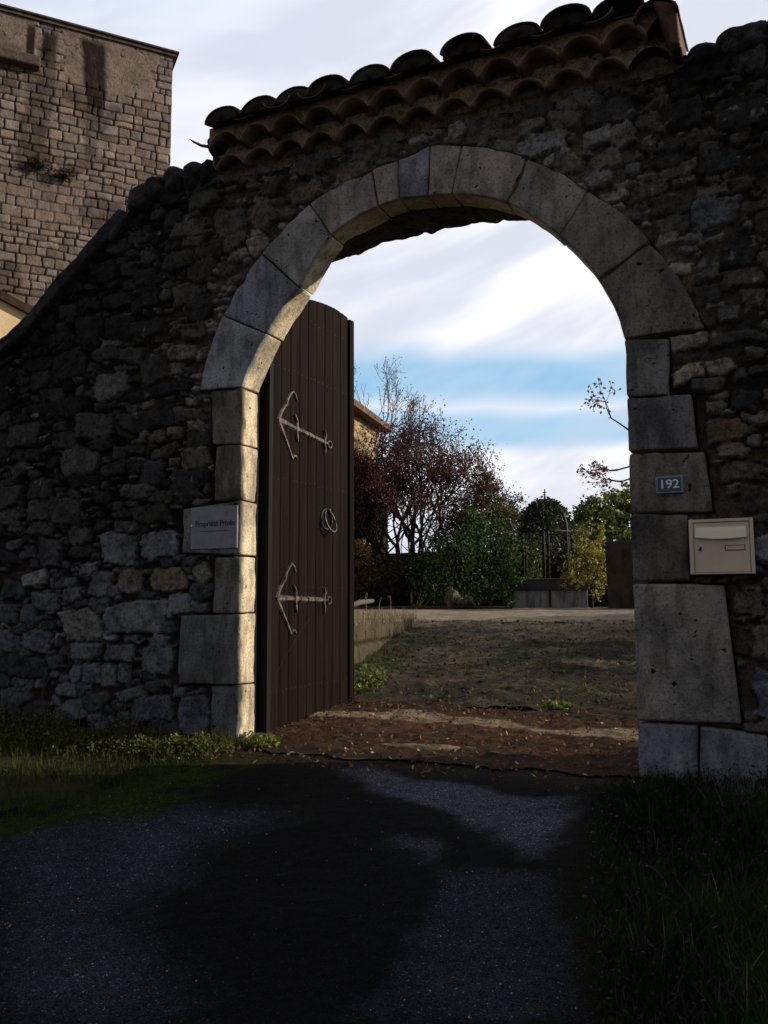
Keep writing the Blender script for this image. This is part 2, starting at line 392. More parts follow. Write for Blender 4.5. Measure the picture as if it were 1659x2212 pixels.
for a in [(216, 1148, 299, 1218, B1, .02), (302, 1142, 384, 1208, B1, .03), (52, 1236, 103, 1268, (.24, .24, .26), .1), (195, 1235, 240, 1288, B2), (253, 1225, 315, 1285, (.17, .16, .14)),
          (328, 1225, 402, 1283, (.19, .15, .10)), (410, 1218, 455, 1265, (.2, .18, .15), .6), (133, 1313, 224, 1385, (.21, .205, .20)), (230, 1296, 357, 1370, (.18, .19, .21)),
          (362, 1282, 414, 1332, B1), (147, 1387, 222, 1432, B2), (228, 1390, 288, 1430, B2), (300, 1392, 378, 1460, B2), (136, 1270, 180, 1300, B2), (50, 1358, 115, 1412, (.13, .14, .17)),
          (0, 1358, 46, 1412, (.12, .13, .16)), (0, 1300, 40, 1350, (.1, .11, .13)), (44, 1302, 80, 1352, (.1, .11, .13)), (153, 1436, 180, 1480, (.16, .18, .24)), (184, 1434, 220, 1478, (.15, .17, .22)),
          (224, 1432, 255, 1488, B2), (258, 1434, 285, 1480, B2), (0, 1416, 118, 1468, (.07, .075, .08)), (0, 1480, 70, 1530, (.09, .10, .12)), (290, 1500, 380, 1560, (.1, .11, .14)), (386, 1492, 450, 1590, (.10, .11, .14)),
          (2, 1250, 60, 1296, (.08, .085, .10)), (300, 770, 370, 835, (.075, .075, .078), .2), (250, 835, 430, 862, K1, .05), (60, 860, 200, 905, K1), (400, 930, 460, 970, (.09, .085, .08)),
          (395, 1045, 460, 1075, (.11, .105, .10), .1), (300, 990, 360, 1050, (.075, .075, .08)), (370, 1010, 450, 1090, (.07, .07, .07)), (250, 880, 385, 930, (.06, .06, .06), .1), (270, 500, 322, 532, (.07, .07, .072)),
          (285, 580, 342, 620, (.06, .06, .062)), (160, 680, 225, 745, K1), (228, 675, 288, 740, K1), (345, 620, 372, 650, (.09, .09, .09)), (130, 655, 178, 690, (.055, .055, .06)), (225, 632, 290, 668, K1, .1), (280, 635, 360, 672, K1, .3),
          (410, 560, 470, 610, (.075, .07, .065), .4), (400, 640, 470, 700, (.06, .058, .056), .5), (480, 500, 540, 540, (.12, .10, .085), .5), (540, 430, 600, 500, (.13, .11, .09), .6), (620, 400, 700, 440, (.16, .13, .105), .4), (720, 350, 800, 400, (.17, .14, .115), .4),
          (1114, 290, 1232, 340, (.27, .27, .28), .03), (1262, 272, 1325, 315, (.24, .235, .235), .1), (1315, 265, 1372, 320, (.17, .16, .15), .1), (1265, 365, 1325, 405, (.21, .20, .19), .3),
          (1275, 322, 1340, 372, (.15, .13, .11), .3), (1345, 355, 1392, 382, (.12, .125, .13)), (1270, 215, 1370, 280, (.09, .085, .085)), (1180, 240, 1265, 290, (.13, .115, .10), .1), (1115, 255, 1180, 290, (.15, .135, .12), .2), (960, 290, 1100, 312, (.13, .11, .1), .1),
          (1375, 300, 1430, 340, (.10, .095, .09)), (1425, 297, 1485, 325, (.075, .075, .075)), (1380, 345, 1440, 370, (.08, .08, .08)), (1480, 425, 1605, 495, (.105, .115, .13), .12), (1505, 330, 1620, 380, (.055, .055, .058)), (1545, 200, 1659, 285, (.05, .05, .052)), (1430, 215, 1530, 280, (.045, .045, .045)),
          (1488, 570, 1565, 606, (.12, .115, .11), .1), (1490, 620, 1560, 655, (.085, .085, .085)), (1530, 718, 1659, 745, (.09, .088, .085)), (1580, 845, 1640, 890, (.05, .055, .06)), (1580, 795, 1620, 830, (.10, .10, .10)), (1520, 905, 1620, 960, (.13, .10, .075)), (1560, 1000, 1659, 1045, (.12, .105, .09)),
          (1600, 1050, 1659, 1110, (.10, .09, .075)), (1628, 1155, 1680, 1215, (.24, .26, .31)), (1620, 1350, 1680, 1425, (.13, .12, .11)), (1625, 1437, 1700, 1560, (.15, .17, .215)), (1590, 1275, 1659, 1335, (.12, .105, .085)), (1500, 560, 1530, 600, (.16, .15, .14), -.7),
          (1480, 675, 1545, 710, (.08, .075, .07)), (1550, 665, 1600, 700, (.11, .11, .105)), (1400, 420, 1500, 470, (.085, .08, .075)), (1560, 505, 1640, 580, (.05, .05, .05))]:
    hs(*a)
BP = []   # dressed-block footprints the rubble keeps clear of
for i in range(11): BP.append([IP[i], EP[i], EP[i+1], IP[i+1]])
for a in L_+R_: BP.append([wp(*p) for p in a[:4]])
def inblocks(X, Z, grow=0.0):
    r = np.zeros(X.shape, bool)
    for q in BP:
        c = np.mean(q, 0); s_ = np.ones(X.shape, bool); qq = np.array(q)
        area = sum(qq[i][0]*qq[(i+1) % 4][1]-qq[(i+1) % 4][0]*qq[i][1] for i in range(4)); sg = 1 if area > 0 else -1
        for i in range(4):
            a, b = qq[i], qq[(i+1) % 4]; d = b-a; nrm = np.array([d[1], -d[0]])*sg/(np.linalg.norm(d)+1e-9)
            s_ &= ((X-a[0])*nrm[0]+(Z-a[1])*nrm[1]) < grow
        r |= s_
    r |= (X > -.001) & (X < 2.801) & (Z < RCZ); r |= np.hypot(X-RCX, Z-RCZ) < RR+.02
    return r
st = list(hand)
def packed(x, z, a, b, S, k=.93):
    if len(S) == 0: return True
    dxx = np.abs(S[:, 0]-x)/(S[:, 2]+a); dzz = np.abs(S[:, 1]-z)/(S[:, 3]+b)
    return not np.any((dxx**2.4+dzz**2.4)**(1/2.4) < k)
S = np.array([s[:4] for s in st])
WX0, WX1 = -3.4, 4.6
def regioncol(x, z):
    """lichen-blackened upper sides, brown mortared stones round the arch, blue-grey limestone low down"""
    d = math.hypot(x-RCX, z-RCZ)-RR
    near = math.exp(-max(d-.33, 0)/.42); low = float(sstep(np.array(1.95-z), 0, .8))
    top = float(sstep(np.array(z), 2.2, 3.4)); r_ = random.random()
    k = np.array([.024, .024, .026])*(.5+1.4*r_); br = np.array([.31, .28, .245])*(.4+1.25*r_); bl = np.array([.115, .12, .145])*(.45+1.2*r_)
    mid = np.array([.055, .053, .053])*(.5+1.3*r_)
    c = mid*(1-top)+k*top; c = c*(1-near)+br*near
    if near < .5: c = c*(1-low)+bl*low
    if x > 2.9 and z < 2.6: c = c*.4+np.array([.115, .095, .075])*(.6+.8*r_)*.6
    if random.random() < .06: c = c*1.8
    return tuple(c)
for (amin, amax, tries) in ((.15, .21, 500), (.10, .15, 1100), (.065, .10, 2600), (.04, .065, 4200), (.024, .04, 5200)):
    for _ in range(tries):
        a = random.uniform(amin, amax); b = a*random.uniform(.32, .78); x = random.uniform(WX0, WX1); z = random.uniform(-.15, 4.75)
        if z+b*.6 > topz(x): continue
        cx_ = np.array([x, x-a*.85, x+a*.85, x, x, x-a*.6, x+a*.6, x-a*.6, x+a*.6]); cz_ = np.array([z, z, z, z-b*.85, z+b*.85, z-b*.6, z-b*.6, z+b*.6, z+b*.6])
        if inblocks(cx_, cz_).any(): continue
        if not packed(x, z, a, b, S, .80): continue
        st.append((x, z, a, b, random.gauss(.03, .12), regioncol(x, z))); S = np.vstack([S, (x, z, a, b)])
print('stones', len(st))
xs = nonuni(-14, WX0, WX1, 30, .0125, 34); zs = np.arange(-.5, 4.75, .0125)
X, Z = np.meshgrid(xs, zs, indexing='ij')
Xw = X+.035*fbm(X*5, Z*5, None, 3, 3)+.018*fbm(X*22, Z*22, None, 4, 3); Zw = Z+.03*fbm(X*5, Z*5, None, 23, 3)+.016*fbm(X*22, Z*22, None, 24, 3)
F1 = np.full(X.shape, 9.); F2 = np.full(X.shape, 9.); ID = np.zeros(X.shape, int)
for k, (x, z, a, b, ro, cl) in enumerate(st):
    i0, i1 = np.searchsorted(xs, [x-a*1.9-.05, x+a*1.9+.05]); j0, j1 = np.searchsorted(zs, [z-b*1.9-a*.3-.05, z+b*1.9+a*.3+.05])
    if i1 <= i0 or j1 <= j0: continue
    sx, sz = Xw[i0:i1, j0:j1]-x, Zw[i0:i1, j0:j1]-z; c_, s_ = math.cos(ro), math.sin(ro)
    u, v = (sx*c_+sz*s_)/a, (-sx*s_+sz*c_)/b
    rk_ = random.Random(k*7+3); d = np.zeros(u.shape)-9
    dirs_ = [(j*PI/2+rk_.uniform(-.20, .20), rk_.uniform(.84, .98)) for j in range(4)]+[(j*PI/2+PI/4+rk_.uniform(-.35, .35), rk_.uniform(1.0, 1.34)) for j in range(4) if rk_.random() < .75]
    for th, sup in dirs_: d = np.maximum(d, (u*math.cos(th)+v*math.sin(th))/sup)
    d = .92*d+.08*(np.abs(u)**4+np.abs(v)**4)**.25
    d = 1+(d-1)*min(a, b)/.06
    f1, f2, idd = F1[i0:i1, j0:j1], F2[i0:i1, j0:j1], ID[i0:i1, j0:j1]
    near = d < f1
    f2[:] = np.where(near, f1, np.minimum(f2, d)); idd[:] = np.where(near, k, idd); f1[:] = np.where(near, d, f1)
gap = np.clip((F2-F1)*.06, 0, .06)
edge = np.clip((1.12-F1)*.06, 0, .2)
e = np.minimum(gap, edge)
t = sstep(e, .001, .009)
pro = np.array([.012+.018*random.random() for _ in st]); tx = RNG.normal(0, .10, len(st)); tz = RNG.normal(0, .12, len(st))
SX = np.array([s[0] for s in st]); SZ = np.array([s[1] for s in st])
Yst = -(pro[ID]+np.clip(tx[ID]*(X-SX[ID]), -.02, .02)+np.clip(tz[ID]*(Z-SZ[ID]), -.02, .02)+.011*fbm(X*9, Z*26, ID*3.3, 7, 4)+.007*fbm(X*30, Z*30, ID*3.3, 8, 3)+.003*sstep(e, 0, .03))
nearring = np.exp(-np.clip(np.hypot(X-RCX, Z-RCZ)-RR-.3, 0, 9)/.5)*sstep(Z, 2.3, 3.0)
Ymo = (.020-.013*nearring)+.010*fbm(X*11, Z*11, None, 9, 4)
Y = Ymo*(1-t)+Yst*t
cols = np.array([s[5] for s in st])[ID]
low_ = sstep(2.0-Z, 0, .8)
mo = np.array([.014, .013, .013])*(1-nearring)[..., None]+np.array([.115, .095, .075])*nearring[..., None]*1.25
mo = mo*(1-.5*low_[..., None])+np.array([.075, .062, .047])*.5*low_[..., None]
rgt = (sstep(X, 2.8, 3.0)*sstep(2.5-Z, 0, .4))[..., None]; mo = mo*(1-rgt)+np.array([.085, .065, .047])*rgt
mo = mo*(1+.4*fbm(X*6, Z*6, None, 12, 4))[..., None]
cols = mo*(1-t)[..., None]+cols*t[..., None]
# lichen and lime stains with shapes of their own
lic = sstep(fbm(X*1.3, Z*1.3, None, 91, 5), .15, .5)[..., None]*.5
cols = cols*(1-lic)+cols*np.array([.55, .56, .56])*lic
wh = sstep(fbm(X*16, Z*16, None, 95, 3), .50, .60)[..., None]*sstep(fbm(X*2, Z*2, None, 96, 2), .0, .3)[..., None]*.7
cols = cols*(1-wh)+np.array([.3, .31, .33])*wh
inb = inblocks(X, Z, .006)
Y = np.where(inb, .07, Y)
V = np.stack([X, Y, Z], -1).reshape(-1, 3); Fc = grid_faces(len(xs), len(zs))[:, ::1]
cen = V[Fc].mean(1)
dead = (cen[:, 2] > topz(cen[:, 0])) | ((cen[:, 0] > -.05) & (cen[:, 0] < 2.85) & (cen[:, 2] < RCZ+.09)) | ((cen[:, 0] > -.08) & (cen[:, 0] < 2.90) & (cen[:, 2] < 3.2)) | (np.hypot(cen[:, 0]-RCX, cen[:, 2]-RCZ) < RR+.08)
V, Fc, cols = compact(V, Fc[~dead], cols.reshape(-1, 3))
mk('masonry_face', V, Fc, STONE, wall, cols=cols)

# --- body of the wall behind the face, with rough soffit over the door recess
def soff(x): return 4.045-.085*(x-1.4)**2
xb = np.unique(np.concatenate([np.linspace(-14, -.1, 70), np.linspace(-.1, 2.9, 150), np.linspace(2.9, 30, 110)]))
yb = np.linspace(.19, .52, 9)
Vb = []; Fb = []
def addgrid(P, nx, ny, flip=False):
    off = sum(len(v) for v in Vb); f = grid_faces(nx, ny)
    Vb.append(P); Fb.append((f[:, ::-1] if flip else f)+off)
def sheetx(x_, z0f, z1f, y, nz):
    tt = np.linspace(0, 1, nz); XX = np.repeat(x_[:, None], nz, 1); z0 = z0f(x_)[:, None]; z1 = z1f(x_)[:, None]; ZZ = z0+(z1-z0)*tt
    YY = np.full(XX.shape, y)+.02*fbm(XX*3, ZZ*3, None, 31, 3)
    return np.stack([XX, YY, ZZ], -1).reshape(-1, 3), len(x_), nz
for sel, z0 in ((xb <= -.1, lambda x: np.full(x.shape, -.5)), ((xb >= -.1) & (xb <= 2.9), soff), (xb >= 2.9, lambda x: np.full(x.shape, -.5))):
    xx = xb[sel]
    for y, fl in ((.19, False), (.52, True)):
        P, a_, b_ = sheetx(xx, z0, lambda x: topz(x)-.02, y, 40); addgrid(P, a_, b_, fl)
xx = xb[(xb >= -.1) & (xb <= 2.9)]
XX, YY = np.meshgrid(xx, yb, indexing='ij'); rg = .045*np.abs(fbm(XX*6, YY*4, None, 55, 4))+.03*sstep(fbm(XX*3, YY*2, None, 57, 2), .1, .5)
ZZ = soff(XX)-rg*sstep(YY, .2, .3)-.01; addgrid(np.stack([XX, YY, ZZ], -1).reshape(-1, 3), len(xx), len(yb), True)
for xj in (-.1, 2.9):
    zz = np.linspace(-.5, soff(np.array(xj))+.02, 60); YY, ZZ = np.meshgrid(yb, zz, indexing='ij')
    XX = xj+.012*fbm(YY*8, ZZ*8, None, 59, 3); addgrid(np.stack([XX, YY, ZZ], -1).reshape(-1, 3), len(yb), len(zz))
yt = np.linspace(-.01, .52, 12); XX, YY = np.meshgrid(xb, yt, indexing='ij'); ZZ = topz(XX)-.012+.02*fbm(XX*5, YY*5, None, 61, 3)
addgrid(np.stack([XX, YY, ZZ], -1).reshape(-1, 3), len(xb), len(yt))
Vb = np.concatenate(Vb); Fb = np.concatenate(Fb)
mk('wall_core', Vb, Fb, STONE, wall, cols=np.array([.10, .085, .07])*(1+.3*fbm(Vb[:, 0]*3, Vb[:, 1]*3, Vb[:, 2]*3, 63, 4))[:, None])

# --- coping stones
def rock(name, c, size, rot, col, parent, seed, m_=STONE, amp=.16, power=3.2):
    bm = bmesh.new(); bmesh.ops.create_icosphere(bm, subdivisions=4, radius=1); V = np.array([v.co[:] for v in bm.verts]); Fs = [[v.index for v in f.verts] for f in bm.faces]; bm.free()
    r = 1/(np.sum(np.abs(V)**power, 1))**(1/power); V = V*r[:, None]
    V = V*(1+amp*fbm(V[:, 0]*1.4+seed, V[:, 1]*1.4, V[:, 2]*1.4, seed, 4))[:, None]*np.asarray(size)
    c_, s_ = math.cos(rot), math.sin(rot); V = np.stack([V[:, 0]*c_-V[:, 2]*s_, V[:, 1], V[:, 0]*s_+V[:, 2]*c_], -1)+np.asarray(c)
    cc = np.asarray(col)*(1+.25*fbm(V[:, 0]*4, V[:, 1]*4, V[:, 2]*4, seed+1, 3))[:, None]
    return mk(name, V, np.array(Fs), m_, parent, cols=cc)
cop = [(-.36, 4.60, .065, .12, 0), (-.50, 4.60, .085, .15, .05), (-.68, 4.60, .10, .14, .1), (-.86, 4.57, .10, .12, .25), (-1.03, 4.52, .13, .15, .2),
       (-1.23, 4.32, .12, .09, .9), (-1.42, 4.20, .19, .075, .62), (-1.74, 3.96, .23, .075, .66), (-2.08, 3.69, .22, .07, .68), (-2.36, 3.50, .16, .07, .5), (-2.66, 3.42, .18, .10, .05), (-3.05, 3.38, .22, .09, 0), (-3.5, 3.36, .24, .09, 0)]
for k, (x, z, a, b, ro) in enumerate(cop): rock('coping_stone', (x, .22, z), (a*(1.18 if ro > .4 else 1.04), .31, b*(.85 if ro > .4 else 1)), ro, (.05, .05, .053), wall, 400+k*3, amp=.07 if ro > .4 else .2, power=12 if ro > .4 else 3.4)
for k, (x, z, a, b, ro) in enumerate([(3.32, 4.56, .13, .06, 0), (3.56, 4.60, .17, .10, .05), (3.86, 4.64, .18, .10, 0), (4.2, 4.66, .2, .1, 0), (4.6, 4.68, .22, .1, 0), (5.1, 4.68, .25, .1, 0)]):
    rock('coping_stone', (x, .22, z), (a, .32, b), ro, (.06, .062, .068), wall, 500+k*3, amp=.2)

# --- tiled capping: two corbelled courses of half-round tiles set in mortar, cover tiles above
roof = empty('roof', (0, 0, 0), None, None); roof.parent = wall; roof.location = (0, 0, 4.4)
def halftile(name, xc, yf, yb_, zb, r, rise, th, parent, col, seed, slope=0., taper=.0, down=False, n=14, arc=PI):
    """half-round clay tile, axis along y, open side down; slope = rise per metre going back"""
    rr = random.Random(seed); V = []; ny = 7
    for shell in (0, 1):
        for j in range(ny):
            y = yf+(yb_-yf)*j/(ny-1); rk = (r-th*shell)*(1-taper*j/(ny-1))
            for i in range(n+1):
                a_ = PI/2-arc/2+arc*i/n
                z = zb+rk*math.sin(a_)*rise/r+slope*(y-yf)
                if down: z = zb-rk*math.sin(a_)*rise/r+slope*(y-yf)
                V.append((xc+rk*math.cos(a_), y, z))
    V = np.array(V); k = (n+1); Fs = []
    for j in range(ny-1):
        for i in range(n):
            a_ = j*k+i; Fs.append((a_, a_+1, a_+k+1, a_+k)); b_ = a_+ny*k; Fs.append((b_, b_+k, b_+k+1, b_+1))
    for i in range(n):
        Fs.append((i, i+ny*k, i+1+ny*k, i+1)); a_ = (ny-1)*k+i; Fs.append((a_, a_+1, a_+1+ny*k, a_+ny*k))
    for j in range(ny-1):
        a_ = j*k; Fs.append((a_, a_+k, a_+k+ny*k, a_+ny*k)); a_ = j*k+n; Fs.append((a_, a_+ny*k, a_+k+ny*k, a_+k))
    V += .004*np.stack([fbm(V[:, 0]*9, V[:, 1]*9, V[:, 2]*9, seed+q_, 3) for q_ in range(3)], -1)
    t_ = rr.uniform(-.03, .03); V[:, 2] += (V[:, 0]-xc)*t_
    c = np.asarray(col)*(1+.3*fbm(V[:, 0]*6, V[:, 1]*6, V[:, 2]*6, seed+8, 3))[:, None]
    return mk(name, V, np.array([f for f in Fs]), TILE, parent, cols=c)
warm = lambda k: np.array([.235, .16, .122])*(1-.0*k)*random.uniform(.75, 1.25)
P1, P2, P3 = .2585, .267, .32
n1_ = 0
for k in range(1, 13):   # lower course
    halftile('eave_tile', .16-P1*2+P1*k+.02, -.125, .10, 4.55-.0822, .147, .181, .010, roof, warm(k), 600+k, arc=2.2)
for k in range(1, 13):   # upper course
    halftile('eave_tile', .22-P2*2+P2*k, -.245, .05, 4.665-.084, .152, .185, .010, roof, warm(k), 640+k, arc=2.2)
def mortar_course(x0, x1, yf, yb_, zlow, cus, pitch, xc0, r, rise, ztop, rec, seed, colr):
    """fascia between tiles: scalloped above the tile backs, plus recessed mortar inside each tile"""
    x = np.linspace(x0, x1, 500); ph = (x-xc0)/pitch; u = (ph-np.round(ph))*pitch
    arc = np.clip(np.sqrt(np.clip(1-(u/r)**2, 0, 1))-math.cos(1.1), 0, 1)*rise
    Vs = []; Fs = []; nz = 8; tt = np.linspace(0, 1, nz)
    z0 = zlow+arc; ZZ = z0[:, None]+(ztop-z0)[:, None]*tt; XX = np.repeat(x[:, None], nz, 1)
    YY = np.full(XX.shape, yf)+.012*fbm(XX*8, ZZ*8, None, seed, 4)+.02*(1-tt)[None]*0; A = np.stack([XX, YY, ZZ], -1).reshape(-1, 3)
    ZZ2 = (zlow-.004)+(z0-.008-(zlow-.004))[:, None]*tt; YY2 = np.full(XX.shape, yf+rec)+.008*fbm(XX*9, ZZ2*9, None, seed+4, 4)
    B = np.stack([XX, YY2, ZZ2], -1).reshape(-1, 3); f = grid_faces(500, nz)
    # underside of the course, following the bedding
    yy = np.linspace(yf+rec, max(yb_, yf+rec+.01), 4); XU, YU = np.meshgrid(x, yy, indexing='ij'); ZU = np.full(XU.shape, zlow-.004)
    U = np.stack([XU, YU, ZU], -1).reshape(-1, 3); fu = grid_faces(500, 4)
    V = np.concatenate([A, B, U]); Fa = np.concatenate([f, f+len(A), (fu+2*len(A))[:, ::-1]])
    c = np.asarray(colr)*(1+.35*fbm(V[:, 0]*5, V[:, 1]*5, V[:, 2]*5, seed+9, 4))[:, None]; c[len(A):] *= .42  # hollows and underside darkened in the colour, like shade between tiles
    return mk('mortar_bed', V, Fa, STONE, roof, cols=c)
mortar_course(-.24, 3.2, -.112, .06, 4.55, 0, P1, .18, .145, .181, 4.70, .085, 71, (.30, .225, .16))
mortar_course(-.19, 3.2, -.232, -.08, 4.665, 0, P2, .22, .150, .185, 4.82, .125, 73, (.26, .175, .12))
# mortar skirt joining roof to wall face
mb_x = np.linspace(-.3, 3.22, 240); mz = np.linspace(0, 1, 10); XX = np.repeat(mb_x[:, None], 10, 1); zl = 4.50+.03*fbm(mb_x*5, mb_x*0, None, 77, 3)
ZZ = 4.556+(zl-4.556)[:, None]*mz; YY = -.062+.05*mz[None]**.6+.008*fbm(XX*9, ZZ*9, None, 78, 3)
Vm = np.stack([XX, YY, ZZ], -1).reshape(-1, 3); mk('mortar_bed', Vm, grid_faces(240, 10)[:, ::-1], STONE, roof, cols=np.array([.19, .15, .115])*(1+.3*fbm(Vm[:, 0]*5, Vm[:, 1]*5, Vm[:, 2]*5, 79, 4))[:, None])
dk = lambda: np.array([.080, .050, .040])*random.uniform(.6, 1.35)
SL = .30
CX = [-.0, .32, .62, .90, 1.22, 1.55, 1.9, 2.25, 2.57, 2.9]
for k, x in enumerate(CX):
    x -= .02
    for row, (ya, yb2) in enumerate(((-.345, .12), (.04, .45))):
        halftile('cover_tile', x+random.uniform(-.015, .015), ya+random.uniform(-.035, .02), yb2, 4.795+SL*(ya+.345)+.012*row, .160, .105, .014, roof, dk(), 700+k*2+row, slope=SL, taper=.12)
    if k < 9:
        halftile('mortar_plug', x, -.325, .0, 4.793, .146, .094, .130, roof, (.028, .020, .017), 950+k, slope=SL)
        halftile('under_tile', (x+CX[k+1])/2, -.325+random.uniform(-.015, .015), .45, 4.845, .115, .07, .012, roof, warm(k)*.7, 760+k, slope=SL, down=True)
for k, x in enumerate(CX):   # back slope
    halftile('cover_tile', x, .45, .86, 4.795+SL*.8-.02, .118, .098, .013, roof, dk(), 800+k, slope=-SL, taper=-.1)
for k, (cx_, cy_, cz_, sx, sy, sz) in enumerate(((-.17, .06, 4.73, .085, .30, .085), (-.20, .12, 4.63, .07, .24, .08), (-.13, .1, 4.83, .09, .30, .06))):
    rock('mortar_bed', (cx_, cy_, cz_), (sx, sy, sz), .1*k, (.045, .036, .03), roof, 870+k*5, amp=.25, power=2.6)
# mortar under the cover tiles
mbs = MB(); mbs.box(-.14, 3.1, -.20, .46, 4.78, 4.80); mbs.box(-.27, 3.2, -.02, .80, 4.62, 4.785); mbs.build('mortar_bed', DARKPLUG, roof)
mbw = MB(); mbw.add([(-.14, -.25, 4.803), (3.1, -.25, 4.803), (3.1, .46, 4.80+.22), (-.14, .46, 4.80+.22), (-.14, .46, 4.81), (3.1, .46, 4.81)], [(0, 1, 2, 3), (0, 4, 5, 1), (0, 3, 4), (1, 5, 2), (3, 2, 5, 4)])
mbw.build('mortar_bed', DARKPLUG, roof)
# verge tiles closing the right gable, leaning on its mortared side
VGM = []
vg = MB(); vg.add([(3.16, -.24, 4.56), (3.215, -.23, 4.54), (3.16, .5, 4.5), (3.215, .5, 4.5), (3.07, -.33, 4.80), (3.205, -.32, 4.765), (3.07, .5, 5.0), (3.205, .5, 4.96)],
                  [(0, 1, 5, 4), (1, 3, 7, 5), (3, 2, 6, 7), (2, 0, 4, 6), (4, 5, 7, 6), (0, 2, 3, 1)])
vo = vg.build('verge_tile', TILE, roof, col=(.15, .085, .062)); bevel(vo, .015, 3)
halftile('verge_tile', 3.09, -.33, .5, 4.70, .13, .11, .014, roof, np.array([.07, .045, .036]), 888, slope=SL)

# --- the door leaf, opened inwards
DA = np.array([.05, .32, .225]); dang = math.radians(85.6); du = np.array([math.cos(dang), math.sin(dang), 0]); dn = np.array([math.sin(dang), -math.cos(dang), 0])
def dl(V):   # local (u, out, z) -> world
    V = np.asarray(V, float); return DA*np.array([1, 1, 0])+V[:, :1]*du+V[:, 1:2]*dn+V[:, 2:3]*np.array([0, 0, 1])
door = empty('door', (0, 0, 0), None, None); door.parent = wall; door.location = Vector((DA[0]-1.4, DA[1]-.25, 0))
def dtop(u): return np.interp(u, [0, .1, .25, .4, .61, .76, .95, 1.11, 1.3], [3.60, 3.66, 3.72, 3.765, 3.805, 3.825, 3.837, 3.825, 3.80])
np_ = 9; us = []
pw_ = 1.165/np_
for k in range(np_):
    a, b = k*pw_, (k+1)*pw_; us += [a+.0005, a+.005, a+.009, a+.03, (a+b)/2, b-.03, b-.009, b-.005, b-.0005]
us = np.array(us); dep = np.tile([-.006, -.003, 0, .0006, 0, .0006, 0, -.003, -.006], np_); dep = dep+np.repeat(RNG.normal(0, .0012, np_), 9)
zt = np.linspace(0, 1, 60); UU = np.repeat(us[:, None], 60, 1); zb_ = .235+.004*np.repeat(RNG.normal(0, 1, np_), 9)
ZZ = zb_[:, None]+(dtop(us)-zb_)[:, None]*zt; OO = dep[:, None]+.0015*fbm(UU*3, ZZ*2, None, 41, 3)
A = np.stack([UU, OO, ZZ], -1).reshape(-1, 3); B = A.copy(); B[:, 1] = -.055
f = grid_faces(len(us), 60); n_ = len(A); V = np.concatenate([A, B]); Fs = list(map(tuple, f))+[tuple(x+n_ for x in q[::-1]) for q in f]
for i in range(len(us)-1):
    a, b = i*60, (i+1)*60; Fs += [(a, a+n_, b+n_, b), (a+59, b+59, b+59+n_, a+59+n_)]
for j in range(59): Fs += [(j, j+1, j+1+n_, j+n_), ((len(us)-1)*60+j, (len(us)-1)*60+j+n_, (len(us)-1)*60+j+1+n_, (len(us)-1)*60+j+1)]
mk('planking', dl(V), Fs, WOOD, door, smooth=False)
m = MB(); m.box(1.172, 1.185, -.055, -.012, .23, 3.82); m.build('meeting_gap', BLACKWOOD, door, xf=dl)
m = MB(); m.box(1.186, 1.262, -.058, .012, .235, 3.808); o = m.build('cover_strip', WOOD, door, xf=dl); bevel(o, .006)
m = MB(); m.box(1.2625, 1.285, -.05, -.004, .235, 3.80); o = m.build('cover_strip', WOOD, door, xf=dl); bevel(o, .004)
m = MB()
for zc in (.55, 1.35, 2.2, 3.1, 3.6): m.box(.03, 1.15, -.095, -.056, zc-.07, zc+.07)
m.build('rear_ledge', WOOD, door, xf=dl)
m = MB(); m.box(-.055, -.006, -.06, .02, .24, 3.5); m.build('hanging_stile', BLACKWOOD, door, xf=dl)
def bar(mb, pts, w_, th, o0=.003):
    """flat hammered bar through (u,z) points with widths"""
    pts = np.array(pts, float); k = len(pts); ww = [w_]*k if np.isscalar(w_) else [1.25*q for q in w_]; V = []
    for i in range(k):
        d = pts[min(i+1, k-1)]-pts[max(i-1, 0)]; d /= np.linalg.norm(d); nr = np.array([-d[1], d[0]])*ww[i]/2
        for s_, oo in ((1, o0), (.45, o0+th), (-.45, o0+th), (-1, o0)): p = pts[i]+nr*s_; V.append((p[0], oo, p[1]))
    Fs = []
    for i in range(k-1):
        for a in range(4): Fs.append((i*4+a, i*4+(a+1) % 4, (i+1)*4+(a+1) % 4, (i+1)*4+a))
    Fs += [(0, 1, 2, 3), ((k-1)*4+3, (k-1)*4+2, (k-1)*4+1, (k-1)*4)]; mb.add(V, Fs)
